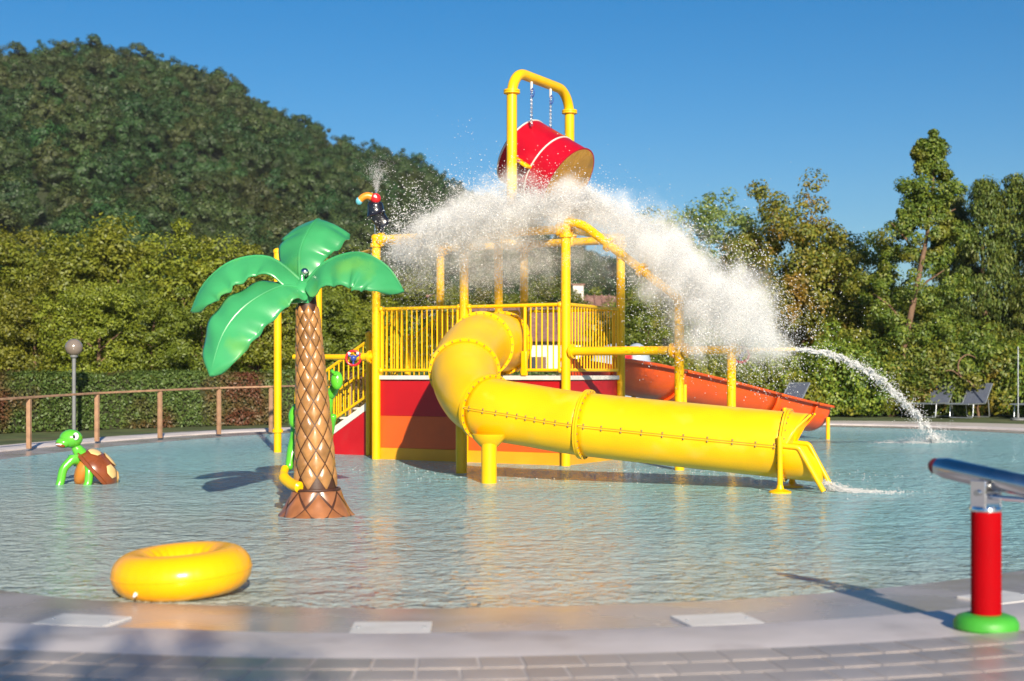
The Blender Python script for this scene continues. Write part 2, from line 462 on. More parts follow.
class MB:
    def __init__(s):
        s.v, s.f = [], []

    def add(s, vs, fs):
        o = len(s.v)
        s.v += [tuple(x) for x in vs]
        s.f += [tuple(i + o for i in f) for f in fs]
        return s

    def box(s, c, d, rot=None, taper=1.0):
        c = Vector(c)
        vs = []
        for x, y, z in ((-1, -1, -1), (1, -1, -1), (1, 1, -1), (-1, 1, -1), (-1, -1, 1), (1, -1, 1), (1, 1, 1), (-1, 1, 1)):
            k = taper if z > 0 else 1
            p = Vector((x * d[0] / 2 * k, y * d[1] / 2 * k, z * d[2] / 2))
            if rot:
                p = rot @ p
            vs.append(c + p)
        return s.add(vs, [(0, 3, 2, 1), (4, 5, 6, 7), (0, 1, 5, 4), (1, 2, 6, 5), (2, 3, 7, 6), (3, 0, 4, 7)])

    def tube(s, path, r, n=14, caps=True, arc=None, closed=False):
        """sweep a circle (or an arc (a0,a1) in radians, measured from world side/up) along a path"""
        P = [Vector(p) for p in path]
        m = len(P)
        R = r if isinstance(r, (list, tuple)) else [r] * m
        T = []
        for i in range(m):
            a = P[(i - 1) % m] if closed else P[max(i - 1, 0)]
            b = P[(i + 1) % m] if closed else P[min(i + 1, m - 1)]
            T.append((b - a).normalized())
        up = Vector((0, 0, 1))
        if abs(T[0].z) > 0.95:
            up = Vector((1, 0, 0))
        S = T[0].cross(up).normalized()
        rings = []
        for i in range(m):
            if i:
                S = (S - T[i] * S.dot(T[i])).normalized()
            U = S.cross(T[i]).normalized()
            ring = []
            for j in range(n + (1 if arc else 0)):
                a = (arc[0] + (arc[1] - arc[0]) * j / n) if arc else 2 * PI * j / n
                ring.append(P[i] + (S * math.cos(a) + U * math.sin(a)) * R[i])
            rings.append(ring)
        k = len(rings[0])
        vs = [p for q in rings for p in q]
        fs = []
        for i in range(m if closed else m - 1):
            i2 = (i + 1) % m
            for j in range(k - 1 if arc else k):
                j2 = (j + 1) % k
                fs.append((i * k + j, i * k + j2, i2 * k + j2, i2 * k + j))
        if caps and not arc and not closed:
            fs.append(tuple(range(k))[::-1])
            fs.append(tuple((m - 1) * k + j for j in range(k)))
        return s.add(vs, fs)

    def lathe(s, prof, n=24, c=(0, 0, 0), rot=None):
        c = Vector(c)
        vs = []
        for (r, z) in prof:
            for j in range(n):
                a = 2 * PI * j / n
                p = Vector((r * math.cos(a), r * math.sin(a), z))
                vs.append(c + (rot @ p if rot else p))
        m = len(prof)
        fs = [(i * n + j, i * n + (j + 1) % n, (i + 1) * n + (j + 1) % n, (i + 1) * n + j) for i in range(m - 1) for j in range(n)]
        if prof[0][0] > 1e-4:
            fs.append(tuple(range(n))[::-1])
        if prof[-1][0] > 1e-4:
            fs.append(tuple((m - 1) * n + j for j in range(n)))
        return s.add(vs, fs)

    def ell(s, c, d, rot=None, n=18, m=12):
        prof = [(max(1e-5, math.sin(PI * i / m)), -math.cos(PI * i / m)) for i in range(m + 1)]
        c = Vector(c)
        vs = []
        for (r, z) in prof:
            for j in range(n):
                a = 2 * PI * j / n
                p = Vector((r * math.cos(a) * d[0], r * math.sin(a) * d[1], z * d[2]))
                vs.append(c + (rot @ p if rot else p))
        return s.add(vs, [(i * n + j, i * n + (j + 1) % n, (i + 1) * n + (j + 1) % n, (i + 1) * n + j) for i in range(m) for j in range(n)])

    def torus(s, c, R, r, n=32, m=12, rot=None):
        c = Vector(c)
        vs = []
        for i in range(n):
            a = 2 * PI * i / n
            for j in range(m):
                b = 2 * PI * j / m
                p = Vector(((R + r * math.cos(b)) * math.cos(a), (R + r * math.cos(b)) * math.sin(a), r * math.sin(b)))
                vs.append(c + (rot @ p if rot else p))
        return s.add(vs, [(i * m + j, ((i + 1) % n) * m + j, ((i + 1) % n) * m + (j + 1) % m, i * m + (j + 1) % m) for i in range(n) for j in range(m)])

    def grid(s, fn, nu, nv):
        vs = [fn(i / nu, j / nv) for i in range(nu + 1) for j in range(nv + 1)]
        return s.add(vs, [(i * (nv + 1) + j, (i + 1) * (nv + 1) + j, (i + 1) * (nv + 1) + j + 1, i * (nv + 1) + j + 1) for i in range(nu) for j in range(nv)])

    def mesh(s, name, m, smooth=True, angle=40):
        me = bpy.data.meshes.new(name)
        me.from_pydata(s.v, [], s.f)
        me.update()
        me.materials.append(M[m] if isinstance(m, str) else m)
        if smooth:
            me.polygons.foreach_set('use_smooth', [True] * len(me.polygons))
            me.set_sharp_from_angle(angle=math.radians(angle))
        return me

    def build(s, name, m, parent=None, smooth=True, angle=40, thick=0, bevel=0, sub=0):
        o = bpy.data.objects.new(name, s.mesh(name, m, smooth, angle))
        COL.objects.link(o)
        o.parent = parent
        if thick:
            md = o.modifiers.new('thickness', 'SOLIDIFY')
            md.thickness = thick
            md.offset = 0
        if bevel:
            md = o.modifiers.new('bevel', 'BEVEL')
            md.width = bevel
            md.segments = 2
        if sub:
            md = o.modifiers.new('smooth', 'SUBSURF')
            md.levels = md.render_levels = sub
        return o


def link(name, me, parent=None, loc=(0, 0, 0), rz=0, sc_=1.0):
    o = bpy.data.objects.new(name, me)
    COL.objects.link(o)
    o.parent = parent
    o.location = loc
    o.rotation_euler = (0, 0, rz)
    o.scale = (sc_,) * 3 if not isinstance(sc_, (tuple, list)) else sc_
    return o


def tag(o, label=None, cat=None, group=None, kind=None):
    if label:
        o['label'] = label
    if cat:
        o['category'] = cat
    if group:
        o['group'] = group
    if kind:
        o['kind'] = kind
    return o


def empty(name, loc, rz=0, **k):
    o = bpy.data.objects.new(name, None)
    COL.objects.link(o)
    o.location = loc
    o.rotation_euler = (0, 0, rz)
    o.empty_display_size = 0.2
    return tag(o, **k)


def fillet(pts, r, n=7):
    P = [Vector(p) for p in pts]
    out = [P[0]]
    for i in range(1, len(P) - 1):
        a, b = (P[i - 1] - P[i]).normalized(), (P[i + 1] - P[i]).normalized()
        th = a.angle(b)
        d = r / math.tan(th / 2)
        p0, p1 = P[i] + a * d, P[i] + b * d
        cen = P[i] + (a + b).normalized() * (r / math.sin(th / 2))
        v0, v1 = p0 - cen, p1 - cen
        ang = v0.angle(v1)
        for k in range(n + 1):
            t = k / n
            out.append(cen + (v0 * math.sin((1 - t) * ang) + v1 * math.sin(t * ang)) / math.sin(ang))
    out.append(P[-1])
    return out


def catmull(P, per=8, closed=False):
    P = [Vector(p) for p in P]
    n = len(P)
    out = []
    for i in range(n if closed else n - 1):
        if closed:
            p0, p1, p2, p3 = P[(i - 1) % n], P[i], P[(i + 1) % n], P[(i + 2) % n]
        else:
            p0, p1, p2, p3 = P[max(i - 1, 0)], P[i], P[i + 1], P[min(i + 2, n - 1)]
        for k in range(per):
            t = k / per
            out.append(0.5 * ((2 * p1) + (p2 - p0) * t + (2 * p0 - 5 * p1 + 4 * p2 - p3) * t * t + (3 * p1 - p0 - 3 * p2 + p3) * t ** 3))
    if not closed:
        out.append(P[-1])
    return out


def at(px, Y, py=None):
    """a point on the ray through a picture column (and row) at depth Y: used only to survey real positions"""
    X = (px - 512) * Y / 1422
    return X if py is None else Vector((X, Y, 1.5 - (py - 372) * Y / 1422))


# ------------------------------------------------------------------ the ground, the pool, the paving
EDGE_CTRL = [(0.0, 9.08, 9), (1.9, 9.55, 9), (3.88, 10.77, 8), (7.2, 13.6, 7), (10.6, 18.5, 5), (12.8, 24.5, 4), (13.2, 30, 4), (12.4, 34.4, 4),
             (10.9, 37.1, 4), (8.95, 38.8, 3.6), (5, 40.2, 2.6), (0.5, 39.6, 2.2), (-3, 37.3, 2.0), (-5.85, 34.4, 1.9), (-7.5, 30.5, 1.9),
             (-8.45, 26.6, 1.9), (-8.95, 22, 2.0), (-8.6, 17, 4), (-6.5, 12.6, 7), (-3.52, 9.78, 9), (-1.6, 9.1, 9)]
E3 = catmull([Vector(p) for p in EDGE_CTRL], 18, closed=True)
EDGE = [Vector((p.x, p.y)) for p in E3]
WID = [p.z for p in E3]
NE = len(EDGE)
NRM = []
for i in range(NE):
    t_ = (EDGE[(i + 1) % NE] - EDGE[i - 1]).normalized()
    NRM.append(Vector((t_.y, -t_.x)))                # counter-clockwise outline: outward is to the right of travel
CEN = Vector((1.5, 24.5))


def ring(name, m, profile, kind='structure', parent=None, smooth=True):
    """strips that follow the waterline; profile: list of (offset function or number, z)"""
    mb = MB()
    vs = []
    for d, z in profile:
        for i in range(NE):
            dd = d(i) if callable(d) else d
            p = EDGE[i] + NRM[i] * dd
            vs.append((p.x, p.y, z))
    fs = [(k * NE + i, k * NE + (i + 1) % NE, (k + 1) * NE + (i + 1) % NE, (k + 1) * NE + i) for k in range(len(profile) - 1) for i in range(NE)]
    fs = [f[::-1] for f in fs]
    mb.add(vs, fs)
    return tag(mb.build(name, m, parent, smooth), kind=kind)


# painted floor: rings that shrink towards the centre
mb = MB()
vs = []
RR = [1, 0.95, 0.9, 0.8, 0.65, 0.5, 0.35, 0.2, 0.08]
inner = [EDGE[i] - NRM[i] * 0.9 for i in range(NE)]
for t in RR:
    z = -0.045 - 0.26 * min(1, (1 - t) * 4.0)
    for p in inner:
        q = CEN + (p - CEN) * t
        vs.append((q.x, q.y, z))
fs = [(k * NE + i, (k + 1) * NE + i, (k + 1) * NE + (i + 1) % NE, k * NE + (i + 1) % NE) for k in range(len(RR) - 1) for i in range(NE)]
fs.append(tuple((len(RR) - 1) * NE + i for i in range(NE)))
mb.add(vs, fs)
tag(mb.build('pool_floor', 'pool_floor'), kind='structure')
ring('beach_entry', 'wet_concrete', [(-0.9, -0.045), (0.0, 0.0), (0.5, 0.010), (1.06, 0.014)])
ring('kerb', 'concrete', [(1.05, -0.05), (1.05, 0.032), (1.085, 0.044), (1.86, 0.050)])
ring('pavement', 'coping', [(1.855, 0.051), (lambda i: WID[i], 0.055)])
# the ground beyond, one sheet out to the horizon
mb = MB()
vs = []
for i in range(NE):
    p = EDGE[i] + NRM[i] * (WID[i] - 0.02)
    vs.append((p.x, p.y, 0.045))
for Rr in (70, 180, 420, 650):
    for i in range(NE):
        dirv = (EDGE[i] - CEN).normalized()
        q = CEN + dirv * Rr
        vs.append((q.x, q.y, 0.05))
fs = [(k * NE + i, (k + 1) * NE + i, (k + 1) * NE + (i + 1) % NE, k * NE + (i + 1) % NE)[::-1] for k in range(4) for i in range(NE)]
mb.add(vs, fs)
tag(mb.build('ground', 'lawn'), kind='structure')
# water surface
mb = MB()
vs = []
for t in (1, 0.7, 0.4, 0.1):
    for i in range(NE):
        p = EDGE[i] + NRM[i] * 0.12
        q = CEN + (p - CEN) * t
        vs.append((q.x, q.y, 0.0))
fs = [(k * NE + i, (k + 1) * NE + i, (k + 1) * NE + (i + 1) % NE, k * NE + (i + 1) % NE)[::-1] for k in range(3) for i in range(NE)]
fs.append(tuple(3 * NE + i for i in range(NE)))
mb.add(vs, fs)
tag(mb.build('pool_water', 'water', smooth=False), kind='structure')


def edge_frames(d, x0, x1):
    """walk the near shore at offset d, from x0 to x1; returns cumulative lengths and points"""
    pts = []
    for i in range(NE):
        if EDGE[i].y < 16:
            p = EDGE[i] + NRM[i] * d
            pts.append((p, NRM[i]))
    pts.sort(key=lambda q: q[0].x)
    return [q for q in pts if x0 <= q[0].x <= x1]


def along(pts, L):
    acc = 0
    for a, b in zip(pts, pts[1:]):
        l = (b[0] - a[0]).length
        if acc + l >= L:
            t = (L - acc) / l
            return a[0].lerp(b[0], t), a[1].lerp(b[1], t).normalized()
        acc += l
    return None


# paving: grout bed with single tiles on it
near = [i for i in range(NE) if EDGE[i].y < 11.6 and -6.4 < EDGE[i].x < 5.2]
bed = MB()
rows, r_h, d0 = 7, 0.27, 1.875
pl = edge_frames(1.86, -5.8, 4.6)
vs = []
for p, n in pl:
    a, b = p, p + n * (rows * r_h + 0.03)
    vs += [(a.x, a.y, 0.0585), (b.x, b.y, 0.0585)]
bed.add(vs, [(2 * i, 2 * i + 1, 2 * i + 3, 2 * i + 2) for i in range(len(pl) - 1)])
paving = tag(bed.build('tile_paving', 'grout', smooth=False), kind='structure')
g = 0.007
for r in range(rows):
    base = edge_frames(d0 + r * r_h, -5.8, 4.6)
    top = edge_frames(d0 + (r + 1) * r_h, -7.5, 6.5)
    L = random.uniform(0.0, 0.3)
    widths = [0.30, 0.21]
    k = r % 2
    while True:
        wd = widths[k % 2] * random.uniform(0.97, 1.03)
        k += 1
        a, b = along(base, L + g), along(base, L + wd - g)
        L += wd
        if a is None or b is None:
            break
        zt = 0.0630 + random.uniform(-0.0008, 0.0008)
        hh = r_h - 2 * g
        p = [a[0] + a[1] * g, b[0] + b[1] * g, b[0] + b[1] * (hh + g), a[0] + a[1] * (hh + g)]
        c = sum(p, Vector((0, 0))) / 4
        t = MB()
        e = 0.002
        q = [c + (x - c) * (1 - e / 0.13) for x in p]
        vv = [(x.x - c.x, x.y - c.y, 0.056) for x in p] + [(x.x - c.x, x.y - c.y, zt - e) for x in p] + [(x.x - c.x, x.y - c.y, zt) for x in q]
        ff = [(i, (i + 1) % 4, 4 + (i + 1) % 4, 4 + i) for i in range(4)] + [(4 + i, 4 + (i + 1) % 4, 8 + (i + 1) % 4, 8 + i) for i in range(4)] + [(8, 9, 10, 11)]
        t.add(vv, [f for f in ff])
        o = t.build('tile', 'tile', paving, smooth=False)
        o.location = (c.x, c.y, 0)

# white drain plates in the wet channel
for (px, py, lab) in ((100, 619, 'white drain plate in the wet channel nearest the yellow swim ring'),
                      (386, 628, 'white drain plate in the wet channel left of the shore middle'),
                      (700, 620, 'white drain plate in the wet channel right of the shore middle'),
                      (972, 594, 'white drain plate in the wet channel beside the red post')):
    Y = 2133 / (py - 372)
    X = at(px, Y)
    i0 = min(range(NE), key=lambda i: (EDGE[i] + NRM[i] * 0.80 - Vector((X, Y))).length)
    n = NRM[i0]
    p = EDGE[i0] + n * 0.80
    pr = empty('drain_plate', (p.x, p.y, 0.008), math.atan2(n.y, n.x) + PI / 2, label=lab, cat='drain plate', group='drain plates along the near shore')
    MB().box((0, 0, 0.009), (0.46, 0.36, 0.018)).build('plate', 'drain', pr, smooth=False, bevel=0.004)
    for sx in (-1, 1):
        MB().lathe([(0.012, 0.018), (0.012, 0.021), (0.004, 0.022)], 10, (sx * 0.19, 0, 0)).build('screw', 'steel', pr)


# ------------------------------------------------------------------ water play tower (local axes: u along the front, v to the back)
UA = math.atan2(-0.49, 0.872)
TO = Vector((-2.34, 24.5, 0))
tower = empty('water_play_tower', TO, UA, label='yellow pipe water play tower with red panelled base, railings and stair', cat='play tower')
U1, U2, V1 = 1.77, 3.67, 2.07
ZD = 1.44


def uv(u, v, z=0):
    c, s = math.cos(UA), math.sin(UA)
    return Vector((TO.x + u * c - v * s, TO.y + u * s + v * c, z))


def post(u, v, z0, z1, r=0.075, cap=True, foot=True, collars=()):
    o = MB().tube([(u, v, z0), (u, v, z1)], r, 18).build('post', 'yellow', tower)
    if cap:
        MB().lathe([(r + 0.012, z1 - 0.05), (r + 0.012, z1), (r * 0.7, z1 + 0.03), (1e-4, z1 + 0.04)], 18, (u, v, 0)).build('cap', 'yellow', o)
    if foot:
        MB().lathe([(r + 0.09, z0), (r + 0.09, z0 + 0.02), (r + 0.01, z0 + 0.025)], 18, (u, v, 0)).build('foot_plate', 'yellow', o)
    for z in collars:
        MB().lathe([(r + 0.002, z - 0.04), (r + 0.03, z - 0.03), (r + 0.03, z + 0.03), (r + 0.002, z + 0.04)], 18, (u, v, 0)).build('collar', 'yellow', o)
    return o


def pipe(name, path, r=0.07, m='yellow', flanges=(), n=16):
    o = MB().tube(path, r, n).build(name, m, tower)
    P = [Vector(p) for p in path]
    r = r[0] if isinstance(r, list) else r
    for (i, side) in flanges:
        a, b = P[i], P[i + side]
        d = (b - a).normalized()
        q = d.to_track_quat('Z', 'Y').to_matrix()
        for off in (0.10, 0.125):
            MB().lathe([(r + 0.045, off - 0.011), (r + 0.045, off + 0.011)], 20, a, q).build('flange', 'yellow', o)
    return o


FL = -0.3
# deck and walls
dk = MB().box((U2 / 2, V1 / 2, ZD - 0.035), (U2 + 0.02, V1 + 0.02, 0.07)).build('deck', 'white', tower, smooth=False, bevel=0.008)
for (z0, z1, m, lab) in ((0.75, ZD - 0.072, 'red', None), (0.2, 0.748, 'orange', 'orange middle band of the base'), (-0.32, 0.198, 'amber', 'amber lowest band of the base')):
    zc, h = (z0 + z1) / 2, z1 - z0
    for (c, d) in (((U2 / 2, 0.055, zc), (U2 - 0.06, 0.03, h)), ((U2 - 0.04, V1 / 2, zc), (0.03, V1 - 0.16, h)),
                   ((U2 / 2, V1 - 0.03, zc), (U2 - 0.06, 0.03, h)), ((0.04, V1 / 2, zc), (0.03, V1 - 0.16, h))):
        o = MB().box(c, d).build('wall_panel', m, tower, smooth=False, bevel=0.004)
        if lab:
            o['label'] = lab
# posts
ZT = 3.84
for (u, v) in ((0, 0), (U1, 0), (U2, 0), (0, V1), (U1, V1), (U2, V1)):
    post(u, v, FL, ZT, collars=(ZT - 0.16,))
post(1.84, 1.03, ZD, ZT, foot=False)
post(-0.73, 0.83, FL, 2.2, 0.06)
post(-0.73, 2.08, FL, 2.2, 0.06)
post(-2.81, 0.83, FL, 3.78, 0.072, collars=(3.5, 0.4))
post(-2.81, 2.08, FL, 3.78, 0.072, collars=(3.5,))
post(U2 + 1.95, 0, FL, 2.66, 0.075)
post(U2 + 2.79, 0, FL, 1.80, 0.068, cap=False)
# roof pipes
zr = ZT - 0.06
pipe('roof_pipe', [(0, 0, zr), (U1, 0, zr)], flanges=((0, 1), (1, -1)))
pipe('roof_pipe', [(U1, 0, zr), (U2, 0, zr)], flanges=((0, 1), (1, -1)))
pipe('roof_pipe', [(0, V1, zr), (U1, V1, zr)], flanges=((0, 1), (1, -1)))
pipe('roof_pipe', [(U1, V1, zr), (U2, V1, zr)], flanges=((0, 1), (1, -1)))
for u in (0, U1, U2):
    pipe('roof_pipe', [(u, 0, zr), (u, V1, zr)], 0.055, flanges=((0, 1), (1, -1)))
pipe('roof_pipe', [(-2.81, 0.83, 3.66), (-2.81, 2.08, 3.66)], 0.06, flanges=((0, 1), (1, -1)))
pipe('water_line', [(-2.81, 2.08, 3.6), (-1.4, 1.05, 3.60), (0, 0.0, 3.62)], 0.032)
pipe('sloping_pipe', fillet([(U2, 0, ZT + 0.06), (U2 + 0.30, 0, ZT + 0.0), (U2 + 1.95, 0, 2.62)], 0.5, 6), 0.07)
for t in (0.28, 0.62):
    p = Vector((U2 + 0.3, 0, ZT)).lerp(Vector((U2 + 1.95, 0, 2.62)), t)
    q = Vector((1.65, 0, -1.22)).to_track_quat('Z', 'Y').to_matrix()
    MB().lathe([(0.115, -0.03), (0.115, -0.004), (0.10, 0.0), (0.115, 0.004), (0.115, 0.03)], 20, p, q).build('flange', 'yellow', tower)
# arms with nozzles
za = 1.83
pipe('arm_pipe', [(U2, 0, za), (U2 + 1.95, 0, za)], 0.07, flanges=((0, 1), (1, -1)))
pipe('arm_pipe', [(U2 + 1.95, 0, za), (U2 + 2.86, 0, za)], 0.068, flanges=((0, 1),))
NB = Vector((U2 + 2.79, 0, za))
pipe('nozzle', [NB, NB + Vector((0, 0.35, 0.0)), NB + Vector((0, 0.5, 0.005)), NB + Vector((0, 2.95, 0.05))], [0.066, 0.066, 0.042, 0.03], flanges=((0, 1),))
NOZ = NB + Vector((0, 2.95, 0.05))
zl = 1.76
pipe('arm_pipe', [(0, 0, zl), (-0.42, 0, zl)], 0.07, flanges=((0, 1),))
pipe('nozzle', [(-0.42, 0, zl), (-0.5, 0, zl), (-1.78, 0, zl + 0.01)], [0.066, 0.05, 0.045])


def valve(p, rot):
    o = MB().torus(p, 0.125, 0.022, 28, 10, rot).build('valve_wheel', 'red_gloss', tower)
    h = MB()
    h.ell(Vector(p), (0.055, 0.055, 0.045), rot)
    for k in range(3):
        a = 2 * PI * k / 3 + 0.5
        e = Vector(p) + rot @ Vector((math.cos(a) * 0.12, math.sin(a) * 0.12, 0))
        h.tube([Vector(p), e], 0.016, 8)
    h.build('hub', 'blue', o)
    for k in (-1, 1):
        q = Vector(p) + rot @ Vector((0.075 * k, 0.085, 0.0))
        MB().ell(q, (0.03, 0.03, 0.03)).build('bolt_cap', 'eye_white', o)


face_cam = Matrix.Rotation(-UA, 3, 'Z') @ Matrix.Rotation(PI / 2, 3, 'X')
valve((-0.40, -0.11, zl - 0.02), face_cam)
valve((U2 + 2.86, 0.2, za - 0.07), Matrix.Rotation(0.5, 3, 'Z') @ Matrix.Rotation(1.15, 3, 'X'))


def railing(name, a, b, z0, z1, slope=(0, 0), step=0.105, bar=0.013, thick=0.026, posts=True, skip=None):
    """a,b: (u,v) ends; z0 bottom rail, z1 top rail; slope adds to z at each end"""
    a, b = Vector(a), Vector(b)
    L = (b - a).length
    P = lambda t, z: Vector((a.x + (b.x - a.x) * t, a.y + (b.y - a.y) * t, z + slope[0] + (slope[1] - slope[0]) * t))
    o = MB().tube([P(0, z1), P(1, z1)], thick * 1.15, 12).build(name, 'yellow', tower)
    for (t0, t1) in (((0, 1),) if skip is None else ((0, skip[0]), (skip[1], 1))):
        MB().tube([P(t0, z0), P(t1, z0)], thick, 12).build('bottom_rail', 'yellow', o)
    n = max(2, round(L / step))
    bm = MB().tube([(0, 0, z0), (0, 0, z1)], bar, 8).mesh('bar', 'yellow')
    for i in range(n + 1):
        t = (i + 0.0) / n
        if skip and skip[0] < t < skip[1]:
            continue
        end = i in (0, n) or (skip and (abs(t - skip[0]) < 0.5 / n or abs(t - skip[1]) < 0.5 / n))
        p = P(t, 0)
        c = link('bar', bm, o, p)
        if end:
            c.scale = (2.0, 2.0, 1)
    return o


zb, zt = ZD + 0.09, ZD + 1.14
railing('railing', (0.12, 0), (U1 - 0.12, 0), zb, zt)
railing('railing', (U1 + 0.12, 0), (U2 - 0.12, 0), zb, zt, skip=(0.06, 0.62))
railing('railing', (U2, 0.12), (U2, V1 - 0.12), zb, zt)
railing('railing', (0.12, V1), (U1 - 0.12, V1), zb, zt)
railing('railing', (U1 + 0.12, V1), (U2 - 0.12, V1), zb, zt, skip=(0.03, 0.97))
railing('railing', (0, 0.12), (0, 0.78), zb, zt)
for (u, v) in ((0.1, 0), (U1 - 0.1, 0), (U1 + 0.1, 0), (U2 - 0.1, 0)):
    for z in (zb, zt):
        MB().ell((u, v, z), (0.05, 0.05, 0.05)).build('rail_clamp', 'yellow', tower)
# slide mouth panel
MB().box((2.92, -0.01, ZD + 0.2), (0.10, 0.06, 0.40)).build('mouth_panel', 'yellow', tower, bevel=0.01)
MB().box((1.93, -0.01, ZD + 0.2), (0.08, 0.06, 0.40)).build('mouth_panel', 'yellow', tower, bevel=0.01)
# stair
RUN = 2.28
st = MB()
for v in (0.86, 2.05):
    q = [(0.0, v, ZD), (0.0, v, ZD - 0.13), (-RUN, v, -0.10), (-RUN, v, 0.03)]
    st.add([(a, b - 0.025, c) for a, b, c in q] + [(a, b + 0.025, c) for a, b, c in q],
           [(0, 1, 2, 3), (7, 6, 5, 4), (0, 3, 7, 4), (1, 5, 6, 2), (0, 4, 5, 1), (3, 2, 6, 7)])
stair = st.build('stair', 'white', tower, smooth=False)
for k in range(8):
    z = ZD * (k + 0.5) / 8.0
    u = -RUN + RUN * (k + 0.5) / 8
    MB().box((u, 1.455, z + 0.03), (0.30, 1.13, 0.04)).build('step', 'white', stair, smooth=False, bevel=0.006)
for v in (0.855, 2.055):
    q = [(0.0, v, ZD - 0.135), (0.0, v, -0.3), (-RUN - 0.1, v, -0.3), (-RUN, v, -0.105)]
    MB().add([(a, b - 0.012, c) for a, b, c in q] + [(a, b + 0.012, c) for a, b, c in q],
             [(0, 1, 2, 3), (7, 6, 5, 4), (0, 3, 7, 4), (1, 5, 6, 2), (0, 4, 5, 1), (3, 2, 6, 7)]).build('side_panel', 'red', stair, smooth=False)
sl = ZD / RUN
for v in (0.83, 2.08):
    railing('stair_railing', (-0.75, v), (-RUN - 0.1, v), 0.12, 1.10, slope=(ZD - 0.75 * sl, 0.02), step=0.11)
    railing('stair_railing', (-0.02, v), (-0.70, v), 0.12, 1.10, slope=(ZD, ZD - 0.70 * sl), step=0.11)
# bucket frame
UB = 2.68
zf = 6.42
fr = MB().tube(fillet([(UB, 0, zr + 0.02), (UB, 0, zf), (UB, V1, zf), (UB, V1, zr + 0.02)], 0.42, 9), 0.085, 18).build('bucket_frame', 'yellow', tower)
for v in (0, V1):
    for z in (6.07, zr + 0.13):
        MB().lathe([(0.09, z - 0.045), (0.135, z - 0.03), (0.135, z - 0.004), (0.125, z), (0.135, z + 0.004), (0.135, z + 0.03), (0.09, z + 0.045)], 20, (UB, v, 0)).build('collar', 'yellow', fr)
    MB().box((UB, v, zr + 0.02), (0.2, 0.2, 0.2)).build('clamp', 'yellow', fr, bevel=0.03)

# tipping bucket (hangs in the frame)
bp = uv(UB + 0.04, V1 / 2, 4.98)
bucket = empty('tipping_bucket', bp, UA, label='big red tipping bucket with yellow inside, pouring water from the frame', cat='bucket')
TILT = math.radians(33)
ax = Vector((math.cos(TILT), 0, -math.sin(TILT)))
qb = ax.to_track_quat('Z', 'Y').to_matrix()
r0, r1, h0 = 0.60, 0.64, 1.12
MB().lathe([(1e-4, -h0 / 2), (r0 - 0.04, -h0 / 2), (r0, -h0 / 2 + 0.04), (r1 - 0.005, h0 / 2 - 0.02), (r1 + 0.012, h0 / 2 - 0.01), (r1 + 0.012, h0 / 2 + 0.005), (r1 - 0.012, h0 / 2 + 0.005)], 48, (0, 0, 0), qb).build('shell', 'bucket_red', bucket)
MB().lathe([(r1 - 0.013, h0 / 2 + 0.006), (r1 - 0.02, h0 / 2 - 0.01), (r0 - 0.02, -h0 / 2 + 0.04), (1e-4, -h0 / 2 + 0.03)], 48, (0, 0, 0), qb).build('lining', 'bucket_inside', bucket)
for z in (0.12, -h0 / 2 + 0.05):
    rr = r0 + (r1 - r0) * (z / h0 + 0.5)
    MB().lathe([(rr + 0.002, z - 0.014), (rr + 0.009, z - 0.010), (rr + 0.009, z + 0.010), (rr + 0.002, z + 0.014)], 48, (0, 0, 0), qb).build('white_band', 'white', bucket)
for s_ in (-1, 1):
    MB().box((-0.05, s_ * 0.63, -0.02), (0.30, 0.06, 0.34), qb).build('pivot_bracket', 'yellow', bucket, bevel=0.02)
    MB().tube([(-0.05, s_ * 0.6, -0.02), (-0.06, s_ * 1.0, -0.02)], 0.035, 12).build('pivot_axle', 'steel', bucket)
for v in (0.60, 1.28):
    dv = v - V1 / 2
    top, bot = zf - 4.98 - 0.085, 0.62
    n = 18
    ch = MB()
    for k in range(n):
        z = bot + (top - 0.16 - bot) * (k + 0.5) / n
        rot = Matrix.Rotation(PI / 2 * (k % 2), 3, 'Z') @ Matrix.Rotation(PI / 2, 3, 'X')
        ch.torus((0, dv, z), 0.022, 0.006, 10, 6, rot)
    ch.build('chain', 'steel', bucket)
    MB().tube([(0, dv, top), (0, dv, top - 0.16)], 0.022, 10).build('hanger', 'white', bucket)
    MB().torus((0.03, dv - 0.02, top - 0.19), 0.07, 0.012, 16, 8, Matrix.Rotation(PI / 2, 3, 'X') @ Matrix.Diagonal((0.45, 1, 1))).build('hook', 'blue', bucket)

# ------------------------------------------------------------------ yellow tube slide
ts0 = Vector((-0.31, 19.2, 0))
tube_slide = empty('tube_slide', ts0, label='closed yellow tube slide curving from the tower down to the water', cat='slide')
RT = 0.415
ctrl = [(-0.08, 23.78, 1.98), (-0.25, 23.40, 1.98), (-0.44, 22.75, 1.96), (-0.62, 21.9, 1.81), (-0.70, 21.05, 1.57), (-0.62, 20.3, 1.25), (-0.36, 19.65, 1.02), (0.30, 19.33, 0.90), (0.99, 19.02, 0.80), (2.2, 18.57, 0.685), (3.49, 18.1, 0.57)]
PT = catmull(ctrl, 10)
PT = [p - ts0 for p in PT]
RTL = [0.475 if i < 44 else (0.475 - 0.06 * (i - 44) / 16 if i < 60 else 0.415) for i in range(len(PT))]


def bolts(ring_pts, name, parent, r=0.012):
    mb = MB()
    for p, d in ring_pts:
        q = d.to_track_quat('Z', 'Y').to_matrix()
        mb.lathe([(r, -0.012), (r, 0.010), (1e-4, 0.014)], 6, p, q)
    o = mb.build(name, 'bolt', parent)
    return tag(o, kind='stuff')


def frames(P):
    m = len(P)
    T = [(P[min(i + 1, m - 1)] - P[max(i - 1, 0)]).normalized() for i in range(m)]
    out = []
    for t in T:
        S = t.cross(Vector((0, 0, 1))).normalized()
        out.append((t, S, S.cross(t).normalized()))
    return out


